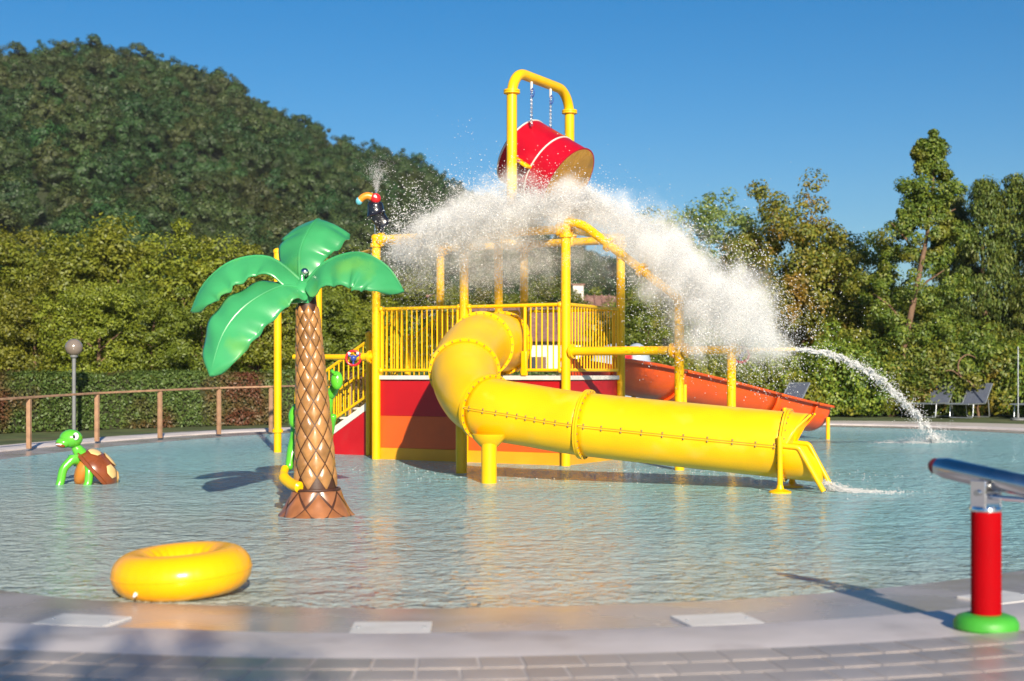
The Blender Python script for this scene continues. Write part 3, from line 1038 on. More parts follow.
FRM = frames(PT)
cuts = [5, 22, 42, 60, 80, 100]
for a, b in zip(cuts, cuts[1:]):
    sec = MB().tube(PT[a:b + 1], RTL[a:b + 1], 40, caps=False).build('tube_section', 'yellow_plastic', tube_slide, thick=0.02, angle=60)
for ci in cuts:
    p, (t, S, Uv) = PT[ci], FRM[ci]
    q = Matrix((S, Uv, t)).transposed()
    f = MB()
    RF = RTL[ci]
    for o_ in (-0.016, 0.016):
        f.lathe([(RF - 0.005, o_ - 0.013), (RF + 0.055, o_ - 0.013), (RF + 0.055, o_ + 0.013), (RF - 0.005, o_ + 0.013)], 48, p, q)
    fo = f.build('flange', 'yellow_plastic', tube_slide, angle=30)
    bl = []
    for k in range(26):
        a = 2 * PI * k / 26
        e = p + (S * math.cos(a) + Uv * math.sin(a)) * (RF + 0.032)
        bl.append((e - t * 0.03, -t))
        bl.append((e + t * 0.03, t))
    bolts(bl, 'flange_bolts', fo)
# horizontal seam along the straight sections
for sgn in (1, -1):
    for a, b in ((60, 80), (80, 100)):
        for off in (-0.013, 0.013):
            path = [PT[i] + FRM[i][1] * sgn * (RT + 0.014) + FRM[i][2] * off for i in range(a, b + 1)]
            MB().tube(path, 0.011, 6).build('seam_lip', 'yellow_plastic', tube_slide)
        mid = [PT[i] + FRM[i][1] * sgn * (RT + 0.012) for i in range(a, b + 1)]
        bl = []
        for i in range(a + 1, b, 2):
            bl.append((PT[i] + FRM[i][1] * sgn * (RT + 0.022) + FRM[i][2] * 0.024, FRM[i][2]))
            bl.append((PT[i] + FRM[i][1] * sgn * (RT + 0.022) - FRM[i][2] * 0.024, -FRM[i][2]))
        bolts(bl, 'seam_bolts', tube_slide)
        MB().tube(mid, 0.006, 6).build('seam_gap', 'bolt', tube_slide)
# exit chute: hood cut back on top, trough running on below
p, (t, S, Uv) = PT[100], FRM[100]


def chute(i, j):
    a = PI + PI * j                              # lower half
    reach = 0.22 + 0.27 * math.sin(PI * j) ** 0.8
    return p + t * (reach * i) + (S * math.cos(a) + Uv * math.sin(a)) * RT


MB().grid(chute, 6, 28).build('exit_chute', 'yellow_plastic', tube_slide, thick=0.02, angle=60)


def hood(i, j):
    a = PI * j
    reach = 0.02 + 0.22 * math.sin(PI * j) ** 0.8
    return p + t * (reach * i) + (S * math.cos(a) + Uv * math.sin(a)) * RT


MB().grid(hood, 5, 28).build('exit_hood', 'yellow_plastic', tube_slide, thick=0.02, angle=60)
for sgn in (1, -1):
    e0 = p + S * sgn * (RT + 0.01)
    path = fillet([e0 + t * 0.02 + Uv * 0.015, e0 + t * 0.22 + Uv * 0.015, e0 + t * 0.56 - Uv * 0.50 - S * sgn * 0.06], 0.07, 5)
    MB().tube(path, 0.034, 12).build('hand_rail', 'yellow_plastic', tube_slide)
    MB().tube([e0 + t * 0.04, e0 + t * 0.16 + Uv * 0.25 - S * sgn * 0.08, e0 + t * 0.30 + Uv * 0.42 - S * sgn * 0.24], 0.016, 8).build('brace', 'yellow_plastic', tube_slide)
    base = e0 + S * sgn * 0.05
    leg = MB().tube([(base.x, base.y, -0.32), (base.x, base.y, 0.70)], 0.035, 12).build('leg', 'yellow', tube_slide)
    MB().lathe([(0.14, -0.02), (0.14, 0.02), (0.05, 0.05), (0.036, 0.10)], 18, (base.x, base.y, 0)).build('base_plate', 'yellow', leg)
leg = MB().tube([(0, 0, -0.32), (0, 0, 0.62)], 0.105, 20).build('leg', 'yellow', tube_slide)
MB().lathe([(0.106, 0.48), (0.13, 0.50), (0.22, 0.60), (0.24, 0.66)], 20, (0.0, 0.06, 0)).build('saddle', 'yellow', leg)
l2 = Vector((-0.75, 21.1, 0)) - ts0
MB().tube([(l2.x, l2.y, -0.32), (l2.x, l2.y, 1.2)], 0.085, 18).build('leg', 'yellow', tube_slide)

# ------------------------------------------------------------------ orange-red open slide
os0 = uv(3.05, V1, 0)
open_slide = empty('open_slide', os0, label='long orange-red open trough slide running down behind the yellow tube', cat='slide')
RO = 0.52
end = Vector((6.72, 32.2, 0.72))
c0 = os0.copy()
c0.z = 1.72
dirs = (end - c0)
octl = [c0, c0 + dirs * 0.18 + Vector((0, 0, 0.06)), c0 + dirs * 0.5 + Vector((0, 0, 0.05)), c0 + dirs * 0.82 - Vector((0, 0, 0.0)), end]
OP = [q - os0 for q in catmull(octl, 10)]
OF = frames(OP)


def trough(i0, i1):
    mb = MB()
    pts = []
    sec = []
    for k in range(25):
        a = PI + PI * k / 24
        sec.append((math.cos(a) * RO, math.sin(a) * RO * 1.05))
    sec = [(-RO - 0.10, -0.03), (-RO - 0.10, 0.01), (-RO - 0.02, 0.03)] + sec + [(RO + 0.02, 0.03), (RO + 0.10, 0.01), (RO + 0.10, -0.03)]
    for i in range(i0, i1 + 1):
        t, S, Uv = OF[i]
        for (x, y) in sec:
            pts.append(OP[i] + S * x + Uv * y)
    k = len(sec)
    mb.add(pts, [(i * k + j, i * k + j + 1, (i + 1) * k + j + 1, (i + 1) * k + j) for i in range(i1 - i0) for j in range(k - 1)])
    return mb


for a, b in ((0, 13), (13, 26), (26, 34), (34, 40)):
    trough(a, b).build('trough_section', 'slide_red', open_slide, thick=0.025, angle=50)
for ci in (13, 26, 34):
    t, S, Uv = OF[ci]
    f = MB()
    for off in (-0.012, 0.012):
        f.grid(lambda i, j, off=off: OP[ci] + t * off + (S * math.cos(PI + PI * j) + Uv * math.sin(PI + PI * j) * 1.05) * (RO + 0.01 + 0.05 * i), 1, 24)
    f.build('joint_flange', 'slide_red', open_slide, thick=0.01)
for ci in (13, 27, 38):
    t, S, Uv = OF[ci]
    for sgn in (-1, 1):
        b = OP[ci] + S * sgn * (RO + 0.03)
        MB().tube([(b.x, b.y, -0.3), (b.x, b.y, b.z - 0.25)], 0.045, 12).build('leg', 'yellow', open_slide)

# ------------------------------------------------------------------ palm tree figure
pb = Vector((at(313, 14.95), 14.95, 0))
palm = empty('palm_figure', pb, label='moulded palm tree spray figure with four green fronds in the pool', cat='palm figure')
HT = 2.30


def tr_c(z):                                       # trunk centre and radius at height
    k = max(0, min(1, z / HT))
    return Vector((0.035 - 0.10 * k ** 1.3, 0, z)), (0.235 - 0.132 * k)


core = [tr_c(0.24 + (HT - 0.24) * i / 20) for i in range(21)]
trunk = MB().tube([c for c, r in core], [r - 0.008 for c, r in core], 32).build('trunk', 'palm_groove', palm)
NA, NR = 7, 8
zrow = [0.26]
for k in range(2 * NR + 1):
    zrow.append(zrow[-1] + 0.145 - 0.0038 * k)


def scale_patch(a0, da, zl_, zm, zh, name, m, rf, parent, bulge=0.016):
    """a domed diamond between angles a0-da..a0+da and heights zl..zh"""
    mb = MB()
    n = 6
    vs, fs = [], []
    for i in range(n + 1):
        for j in range(n + 1):
            s_, t_ = i / n * 2 - 1, j / n * 2 - 1
            x, y = (s_ + t_) / 2, (t_ - s_) / 2       # diamond coordinates
            k = 0.92
            z = zm + (y * k) * ((zh - zm) if y > 0 else (zm - zl_))
            a = a0 + da * x * k
            c, r = rf(z)
            e = 1 - max(abs(s_), abs(t_)) ** 4
            rr = r - 0.012 + bulge * e + 0.012
            vs.append((c.x + rr * math.cos(a), c.y + rr * math.sin(a), z))
    for i in range(n):
        for j in range(n):
            fs.append((i * (n + 1) + j, (i + 1) * (n + 1) + j, (i + 1) * (n + 1) + j + 1, i * (n + 1) + j + 1))
    mb.add(vs, fs)
    return mb.build(name, m, parent, thick=0)


for k in range(2 * NR):
    zl_, zm, zh = zrow[k], zrow[k + 1], zrow[k + 2]
    if zh > HT:
        break
    for j in range(NA):
        a0 = 2 * PI * (j + 0.5 * (k % 2)) / NA
        scale_patch(a0, PI / NA, zl_, zm, zh, 'scale', 'palm_scale', tr_c, trunk)


def bs_c(z):
    k = max(0, min(1, z / 0.27))
    return Vector((0.035, 0, z)), 0.40 - 0.155 * k ** 0.6


flare = MB().lathe([(0.395, -0.3)] + [(bs_c(0.27 * i / 8)[1] - 0.006, 0.27 * i / 8) for i in range(9)] + [(0.2, 0.28)], 40, (0.035, 0, 0)).build('root_flare', 'palm_groove', palm)
for j in range(NA):
    a0 = 2 * PI * (j + 0.5) / NA
    scale_patch(a0, PI / NA, -0.08, 0.085, 0.25, 'scale', 'palm_base', bs_c, flare, 0.018)
    a0 = 2 * PI * j / NA
    scale_patch(a0, PI / NA, 0.10, 0.255, 0.265, 'scale', 'palm_base', bs_c, flare, 0.012)
    scale_patch(a0, PI / NA, -0.20, -0.05, 0.09, 'scale', 'palm_base', bs_c, flare, 0.018)
MB().torus((0.03, 0, 0.268), 0.245, 0.018, 40, 8).build('trunk_band', 'palm_groove', palm)
CP = Vector((-0.115, 0, 2.36))


def frond(ctrl, side, width, droop, ripple=0.018, twist=0.0, tip=1.0, base_w=0.30):
    path = catmull([CP + Vector(c) for c in ctrl], 10)
    m = len(path)
    n = 16
    cum = [0]
    for a, b in zip(path, path[1:]):
        cum.append(cum[-1] + (b - a).length)

    def fn(i, j):
        x = i * (m - 1)
        k = min(int(x), m - 2)
        P_ = path[k].lerp(path[k + 1], x - k)
        T = (path[min(k + 1, m - 1)] - path[max(k - 1, 0)]).normalized()
        S_ = Vector(side)
        S_ = (S_ - T * S_.dot(T)).normalized()
        N_ = S_.cross(T)
        if N_.z < 0:
            N_ = -N_
        s_ = j * 2 - 1
        wv = width * max(0.02, (base_w + (1 - base_w) * math.sin(min(1, i * 1.55) * PI / 2)) * (1 - i ** 8 * tip))
        dr = droop * (0.5 + 0.5 * i) + twist * s_
        rip = ripple * math.sin(i * 34 + abs(s_) * 3) * abs(s_) * (1 if i < 0.97 else 0)
        al = abs(s_)
        return P_ + S_ * (s_ * wv * math.cos(dr * (0.55 + 0.45 * al))) - N_ * (al * wv * math.sin(dr * (0.55 + 0.45 * al))) + N_ * (rip - 0.02 * al ** 3)
    mb = MB().grid(fn, 46, n)
    o = mb.build('frond', 'palm_green', palm, thick=0.014, angle=80)
    rib = [fn(i / 20, 0.5) + Vector((0, 0, 0.006)) for i in range(20)]
    MB().tube(rib, [0.022 - 0.0008 * i for i in range(20)], 8).build('midrib', 'palm_green', o)
    return o


frond([(0.04, -0.05, 0.0), (-0.20, -0.18, 0.02), (-0.52, -0.36, -0.18), (-0.74, -0.46, -0.48), (-0.86, -0.50, -0.90)], (0.70, -0.42, -0.40), 0.33, 0.30, base_w=0.45)
frond([(0, 0.02, 0.08), (-0.35, 0.08, 0.34), (-0.75, 0.12, 0.31), (-1.05, 0.14, 0.08), (-1.20, 0.14, -0.22)], (0.05, -0.98, -0.35), 0.38, 0.62, base_w=0.5)
frond([(0.02, 0.0, 0.05), (0.25, -0.05, 0.28), (0.6, -0.10, 0.38), (0.90, -0.12, 0.24), (1.08, -0.13, -0.02)], (0.05, 0.98, 0.42), 0.48, 0.66, base_w=0.55)
frond([(-0.02, 0.05, 0.05), (-0.05, 0.14, 0.40), (0.03, 0.28, 0.66), (0.10, 0.54, 0.80), (0.14, 0.86, 0.72)], (0.95, -0.32, -0.05), 0.42, 0.50, base_w=0.35)
MB().lathe([(0.13, -0.14), (0.15, -0.05), (0.10, 0.06), (0.03, 0.10), (0.02, 0.16)], 20, CP).build('crown_hub', 'palm_green', palm)
MB().ell(CP + Vector((0.03, 0, 0.19)), (0.045, 0.045, 0.045)).build('spray_nozzle', 'steel', palm)


# ------------------------------------------------------------------ skinned figures
def skin(name, m, parent, verts, edges, radii, sub=2, root=0):
    me = bpy.data.meshes.new(name)
    me.from_pydata([Vector(v) for v in verts], edges, [])
    me.materials.append(M[m])
    o = bpy.data.objects.new(name, me)
    COL.objects.link(o)
    o.parent = parent
    md = o.modifiers.new('skin', 'SKIN')
    md.use_smooth_shade = True
    sv = me.skin_vertices[0].data
    for i, r in enumerate(radii):
        sv[i].radius = (r, r) if not isinstance(r, tuple) else r
        sv[i].use_root = (i == root)
    s2 = o.modifiers.new('smooth', 'SUBSURF')
    s2.levels = s2.render_levels = sub
    return o


# frog clinging to the back of the palm trunk
fb = Vector((pb.x + 0.02, pb.y + 0.42, 0.35))
frog = empty('climbing_frog', fb, label='green frog figure clinging to the back of the palm trunk', cat='frog figure')
FV = [(-0.03, 0.02, 0.35), (-0.03, 0.05, 0.58), (-0.03, 0.03, 0.80), (-0.03, 0.0, 0.98),
      (0.10, -0.05, 0.88), (0.17, -0.10, 0.98), (0.19, -0.20, 1.06),
      (-0.17, -0.05, 0.84), (-0.27, -0.10, 0.70), (-0.24, -0.2, 0.56),
      (0.06, 0.0, 0.40), (0.12, -0.05, 0.58), (0.165, -0.12, 0.70),
      (-0.17, 0.0, 0.36), (-0.26, -0.05, 0.46), (-0.29, -0.13, 0.24), (-0.31, -0.2, 0.10)]
FE = [(0, 1), (1, 2), (2, 3), (2, 4), (4, 5), (5, 6), (2, 7), (7, 8), (8, 9), (0, 10), (10, 11), (11, 12), (0, 13), (13, 14), (14, 15), (15, 16)]
skin('body', 'frog', frog, FV, FE, [0.15, 0.17, 0.13, 0.15, 0.06, 0.055, 0.05, 0.06, 0.075, 0.06, 0.08, 0.05, 0.04, 0.08, 0.085, 0.06, 0.045])
for s_ in (-1, 1):
    e = MB().ell((-0.03 + 0.06 * s_, -0.03, 1.10), (0.05, 0.05, 0.05)).build('eye', 'eye_white', frog)
    MB().ell((-0.03 + 0.065 * s_, -0.075, 1.105), (0.02, 0.02, 0.02)).build('pupil', 'black', e)
ft = MB().tube(catmull([(-0.35, -0.20, 0.12), (-0.34, -0.34, 0.04), (-0.24, -0.48, -0.02), (-0.12, -0.62, -0.05)], 6), [0.045] * 6 + [0.058] * 6 + [0.06] * 6 + [0.035], 12)
ft.build('foot', 'yellow', frog)['label'] = 'yellow foot on the trunk'
hand = MB().ell((0.21, -0.25, 1.06), (0.065, 0.05, 0.10))
for k in (-1, 0, 1):
    hand.tube([(0.21, -0.26, 1.10), (0.18 - 0.02 * k, -0.30, 1.15 + 0.02 * k)], 0.02, 8)
hand.build('hand', 'frog', frog)

# turtle spray figure
tb = Vector((at(86, 19.2), 19.2, -0.05))
turtle = empty('turtle_figure', tb, label='green cartoon turtle figure with brown shell standing in the pool', cat='turtle figure')
TV = [(0.10, 0.05, 0.22), (0.03, 0.0, 0.36), (-0.10, -0.05, 0.50), (-0.14, -0.07, 0.58),
      (-0.14, -0.16, 0.38), (-0.24, -0.22, 0.26), (-0.27, -0.24, 0.06), (-0.30, -0.30, -0.02),
      (0.06, -0.16, 0.38), (0.12, -0.24, 0.24), (0.11, -0.26, 0.06), (0.06, -0.32, -0.02)]
TE = [(0, 1), (1, 2), (2, 3), (1, 4), (4, 5), (5, 6), (6, 7), (1, 8), (8, 9), (9, 10), (10, 11)]
skin('body', 'turtle', turtle, TV, TE, [0.16, 0.15, 0.075, 0.08, 0.065, 0.062, 0.06, 0.05, 0.065, 0.062, 0.06, 0.05])
hd = MB()
hd.ell((-0.17, -0.10, 0.655), (0.155, 0.13, 0.125))
hd.ell((-0.25, -0.16, 0.605), (0.105, 0.10, 0.075))
hd.build('head', 'turtle', turtle)
mo = MB().ell((-0.275, -0.215, 0.575), (0.07, 0.06, 0.035), Matrix.Rotation(0.25, 3, 'Y')).build('mouth', 'shell', turtle)
MB().ell((-0.285, -0.245, 0.585), (0.05, 0.035, 0.014)).build('teeth', 'eye_white', mo)
for (x, y) in ((-0.075, -0.20), (-0.29, -0.02)):
    ey = MB().ell((x, y, 0.69), (0.04, 0.03, 0.052)).build('eye', 'eye_white', turtle)
    MB().ell((x - 0.012, y - 0.022, 0.69), (0.02, 0.014, 0.028)).build('pupil', 'black', ey)
rs = Matrix.Rotation(math.radians(48), 3, 'Y') @ Matrix.Rotation(math.radians(-14), 3, 'X')
sh = MB()
prof = [(0.33 * math.cos(a), 0.24 * math.sin(a)) for a in [PI / 2 * i / 9 for i in range(10)]]
prof = [(0.28, -0.06), (0.35, -0.05), (0.36, -0.01)] + prof[:-1] + [(1e-4, 0.24)]
sh.lathe(prof, 32, (0.13, 0.02, 0.215), rs)
sho = sh.build('shell', 'shell', turtle)
for (a, ph, d) in ((280, 8, 0.10), (225, 50, 0.085), (310, 52, 0.09), (20, 50, 0.09), (140, 48, 0.09)):
    a, ph = math.radians(a), math.radians(ph)
    n_ = Vector((math.sin(ph) * math.cos(a) * 0.33, math.sin(ph) * math.sin(a) * 0.33, math.cos(ph) * 0.24))
    nn = Vector((n_.x / 0.33 ** 2, n_.y / 0.33 ** 2, n_.z / 0.24 ** 2)).normalized()
    MB().ell(Vector((0.13, 0.02, 0.215)) + rs @ n_, (d * 1.25, d * 1.05, 0.02), rs @ nn.to_track_quat('Z', 'Y').to_matrix(), 6, 6).build('shell_patch', 'shell_spot', sho, smooth=True)
MB().ell((0.02, -0.02, 0.25), (0.13, 0.23, 0.27), Matrix.Rotation(0.45, 3, 'Y')).build('belly', 'belly', turtle)
MB().lathe([(0.34, -0.3), (0.34, -0.03), (0.30, -0.012), (1e-4, -0.01)], 32, (0.06, -0.05, 0)).build('plinth', 'amber', turtle)

# toucan on the corner post
tcn_p = uv(0, 0, ZT + 0.04)
toucan = empty('toucan_figure', tcn_p, label='small black toucan figure with orange beak on the left corner post', cat='toucan figure')
for dx in (-0.02, 0.06):
    MB().tube([(dx, 0, -0.02), (dx, 0, 0.24)], 0.012, 8).build('leg', 'steel', toucan)
skin('body', 'black', toucan, [(0.05, 0, 0.20), (0.01, 0, 0.32), (-0.02, -0.01, 0.44), (0.0, -0.02, 0.58), (0.15, 0.02, 0.12)], [(0, 1), (1, 2), (2, 3), (0, 4)], [0.14, 0.17, 0.15, 0.15, 0.06])
MB().ell((0.0, -0.09, 0.60), (0.09, 0.07, 0.09)).build('face', 'red_gloss', toucan)
MB().tube(catmull([(-0.04, -0.06, 0.61), (-0.13, -0.07, 0.645), (-0.21, -0.08, 0.625), (-0.27, -0.08, 0.57)], 5), [0.068 - 0.0008 * i for i in range(16)], 14).build('beak', 'beak', toucan)
MB().ell((-0.285, -0.08, 0.555), (0.06, 0.055, 0.07)).build('beak_tip', 'cyan', toucan)
MB().ell((-0.005, -0.155, 0.63), (0.025, 0.015, 0.025)).build('eye', 'eye_white', toucan)
MB().tube([(0.0, -0.02, 0.68), (0.0, -0.02, 0.76)], 0.012, 8).build('nozzle', 'steel', toucan)

# ------------------------------------------------------------------ yellow swim ring on the shore
rp = Vector((at(182, 9.62), 9.62, 0.0))
ringo = empty('swim_ring', rp, label='yellow inflatable swim ring lying at the water edge', cat='swim ring')
RB, rb = 0.315, 0.152
rot_r = Matrix.Rotation(math.radians(-3.5), 3, 'Y') @ Matrix.Rotation(math.radians(2), 3, 'X')
mb = MB()
vs = []
n, m = 96, 28
for i in range(n):
    a = 2 * PI * i / n
    for j in range(m):
        b = 2 * PI * j / m
        inn = max(0, -math.cos(b))
        wr = 0.006 * math.sin(a * 22 + 1.3 * math.sin(a * 3)) * inn ** 2 + 0.0018 * math.sin(a * 34) * max(0, 1 - abs(math.cos(b) - 0.9) * 2)
        r_ = rb + wr
        q = Vector(((RB + r_ * math.cos(b)) * math.cos(a), (RB + r_ * math.cos(b)) * math.sin(a), r_ * math.sin(b) * 0.98))
        vs.append(rot_r @ q + Vector((0, 0, 0.155)))
mb.add(vs, [(i * m + j, ((i + 1) % n) * m + j, ((i + 1) % n) * m + (j + 1) % m, i * m + (j + 1) % m) for i in range(n) for j in range(m)])
mb.build('tube', 'yellow_ring', ringo, angle=180)
MB().torus(rot_r @ Vector((0, 0, 0)) + Vector((0, 0, 0.155)), RB + rb + 0.0005, 0.003, 96, 6, rot_r).build('seam', 'yellow_ring', ringo)
va = math.radians(-118)
vp = Vector((math.cos(va), math.sin(va), 0))
q = (vp + Vector((0, 0, -0.75))).normalized()
MB().lathe([(0.014, 0), (0.014, 0.018), (0.009, 0.02), (0.009, 0.035), (1e-4, 0.036)], 12, vp * (RB + rb * 0.80) + Vector((0, 0, 0.155 - rb * 0.60)), q.to_track_quat('Z', 'Y').to_matrix()).build('valve', 'eye_white', ringo)

# ------------------------------------------------------------------ water cannon on a red post
cb = Vector((at(986, 8.02), 8.02, 0.046))
cannon = empty('water_cannon', cb, label='steel water cannon on a red padded post with green foot', cat='water cannon')
MB().lathe([(0.165, 0.0), (0.178, 0.015), (0.178, 0.045), (0.16, 0.075), (0.12, 0.09), (0.085, 0.092)], 40).build('base', 'green_foam', cannon)
MB().tube([(0, 0, 0.08), (0, 0, 0.685)], 0.083, 32).build('post', 'red_foam', cannon)
MB().lathe([(0.086, 0.67), (0.088, 0.685), (0.08, 0.698), (0.05, 0.70)], 32).build('collar', 'chrome', cannon)
tipv = Vector((-0.175, 0.32, 0.885))
tail = Vector((0.20, -0.22, 0.80))
dv = (tipv - tail).normalized()
qf = dv.to_track_quat('Z', 'Y').to_matrix()
perp = Vector((dv.y, -dv.x, 0)).normalized()
for s_ in (-1, 1):
    o = perp * 0.068 * s_
    MB().box((o.x, o.y, 0.765), (0.012, 0.10, 0.16), Matrix.Rotation(math.atan2(perp.y, perp.x), 3, 'Z')).build('fork_plate', 'chrome', cannon, bevel=0.003)
MB().tube([perp * -0.09 + Vector((0, 0, 0.775)), perp * 0.09 + Vector((0, 0, 0.775))], 0.018, 12).build('pivot_pin', 'steel', cannon)
L_ = (tipv - tail).length
MB().lathe([(0.055, 0), (0.062, 0.01), (0.062, L_ - 0.06), (0.05, L_), (0.035, L_ + 0.002)], 32, tail + Vector((0, 0, 0.015)), qf).build('barrel', 'steel', cannon)
MB().lathe([(0.030, L_), (0.046, L_ + 0.004), (0.046, L_ + 0.03), (0.03, L_ + 0.05)], 24, tail + Vector((0, 0, 0.015)), qf).build('muzzle', 'muzzle_red', cannon)
hb = Vector((0, -0.05, 0.755))
he = Vector((0.185, -0.26, 0.752))
hr = MB().tube([hb, he], 0.014, 12).build('handle', 'chrome', cannon)
MB().ell(he, (0.036, 0.036, 0.036)).build('grip', 'eye_white', hr)

# ------------------------------------------------------------------ fence, lamp, loungers, pole
fp = [(29, 26.9), (97, 29.7), (160, 31.2), (219, 33.1), (271, 34.2), (312, 36.0), (350, 37.8)]
fpt = [Vector((at(px, Y), Y, 0.083)) for px, Y in fp]
fpt.insert(0, Vector((-9.6, 24.4, 0.083)))
for q_ in fpt:
    q_.z = 0.05
FH = [0.90, 0.94, 0.98, 1.02, 1.05, 1.07, 1.08, 1.08]
fence = empty('wooden_fence', fpt[0], label='low wooden post and rail fence along the left pool side', cat='fence')
for i, p in enumerate(fpt):
    l = p - fpt[0]
    nx = fpt[min(i + 1, len(fpt) - 1)] - fpt[max(i - 1, 0)]
    a = math.atan2(nx.y, nx.x)
    po_ = MB().box((0, 0, FH[i] / 2), (0.08, 0.08, FH[i])).build('post', 'wood', fence, smooth=False, bevel=0.01)
    po_.location = l
    po_.rotation_euler = (0, 0, a)
    if i + 1 < len(fpt):
        d = fpt[i + 1] - p
        d = d + Vector((0, 0, FH[i + 1] - FH[i]))
        o = MB().box((0, 0, 0), (d.length + 0.02, 0.09, 0.042)).build('rail', 'wood', fence, smooth=False, bevel=0.008)
        o.location = l + d / 2 + Vector((0, 0, FH[i] + 0.03))
        o.rotation_euler = (0, -math.asin(d.z / d.length), math.atan2(d.y, d.x))

lp = Vector((at(74, 33.6), 33.6, 0.06))
lamp = empty('globe_lamp', lp, label='globe lamp on a thin grey pole before the hedge', cat='lamp')
MB().tube([(0, 0, 0), (0, 0, 1.80)], 0.045, 14).build('pole', 'grey_metal', lamp)
MB().lathe([(0.10, 0), (0.10, 0.03), (0.05, 0.06)], 16).build('foot', 'grey_metal', lamp)
MB().lathe([(0.05, 1.76), (0.09, 1.80), (0.09, 1.86), (0.06, 1.88)], 16).build('collar', 'grey_metal', lamp)
MB().ell((0, 0, 2.02), (0.205, 0.205, 0.205), None, 24, 16).build('globe', 'globe', lamp)


def lounger(loc, rz, lab):
    rz += math.radians(38)
    r = empty('sun_lounger', loc, rz, label=lab, cat='sun lounger', group='sun loungers on the lawn')
    wv = 0.62
    MB().box((0.55, 0, 0.40), (1.10, wv - 0.05, 0.018)).build('seat', 'sling', r, bevel=0.006)
    rb_ = Matrix.Rotation(math.radians(-48), 3, 'Y')
    ctr = Vector((1.10, 0, 0.40)) + rb_ @ Vector((0.36, 0, 0))
    MB().box(ctr, (0.74, wv - 0.05, 0.018), rb_).build('backrest', 'sling', r, bevel=0.006)
    f = MB()
    for s_ in (-1, 1):
        y = s_ * wv / 2
        f.tube([(0, y, 0.40), (1.10, y, 0.40)], 0.02, 10)
    f.tube([(0, -wv / 2, 0.40), (0, wv / 2, 0.40)], 0.02, 10)
    f.build('seat_frame', 'alu', r)
    b = MB()
    tp = Vector((1.10, 0, 0.40)) + rb_ @ Vector((0.74, 0, 0))
    for s_ in (-1, 1):
        b.tube([(1.10, s_ * wv / 2, 0.40), tp + Vector((0, s_ * wv / 2, 0))], 0.02, 10)
    b.tube([tp - Vector((0, wv / 2, 0)), tp + Vector((0, wv / 2, 0))], 0.02, 10)
    b.build('back_frame', 'alu', r)
    for x, dx in ((0.32, -0.06), (1.30, 0.10)):
        MB().tube(fillet([(x, -wv / 2, 0.40 if x < 1 else 0.50), (x + dx, -wv / 2, 0.02), (x + dx, wv / 2, 0.02), (x, wv / 2, 0.40 if x < 1 else 0.50)], 0.05, 4), 0.018, 10).build('leg', 'alu', r)
    r.scale = (1.18, 1.18, 1.12)
    return r


lounger((at(920, 44.3), 44.3, 0.065), math.radians(12), 'grey sling sun lounger left of its twin on the right lawn')
lounger((at(957, 43.7), 43.7, 0.065), math.radians(12), 'grey sling sun lounger right of its twin on the right lawn')
lounger((at(1022, 43.2), 43.2, 0.065), math.radians(12), 'grey sling sun lounger cut off by the right picture edge')
lounger((at(768, 44.0), 44.0, 0.085), math.radians(10), 'grey sling sun lounger half hidden behind the orange slide')
pp = Vector((at(1018, 42.6), 42.6, 0.06))
pole = empty('parasol_pole', pp, label='slim pale metal pole at the right edge beside the cut-off lounger', cat='pole')
MB().tube([(0, 0, 0), (0, 0, 2.2)], 0.02, 10).build('shaft', 'alu', pole)
MB().lathe([(0.22, 0), (0.22, 0.05), (0.04, 0.07), (0.03, 0.2)], 20).build('foot', 'grey_metal', pole)

# grey-blue play figure seen through the railing
gb = Vector((at(622, 34.5), 34.5, 0))
gf = empty('grey_play_figure', gb, label='pale grey-blue rounded play figure half hidden behind the tower railing', cat='play figure')
MB().ell((-0.15, 0, 1.35), (0.72, 0.5, 0.85)).ell((0.35, -0.1, 1.7), (0.34, 0.32, 0.5)).build('body', 'greyblue', gf)
MB().ell((-0.02, -0.3, 1.85), (0.26, 0.28, 0.20)).build('saddle', 'red_gloss', gf)
for (x, y) in ((-0.55, -0.25), (-0.55, 0.25), (0.2, -0.25), (0.2, 0.25)):
    MB().tube([(x, y, -0.3), (x, y, 1.0)], [0.2, 0.17], 16).build('leg', 'greyblue', gf)
MB().tube(catmull([(0.55, -0.2, 1.5), (0.78, -0.25, 1.1), (0.85, -0.25, 0.7), (1.0, -0.25, 0.5)], 5), [0.16 - 0.006 * i for i in range(16)], 14).build('trunk', 'greyblue', gf)


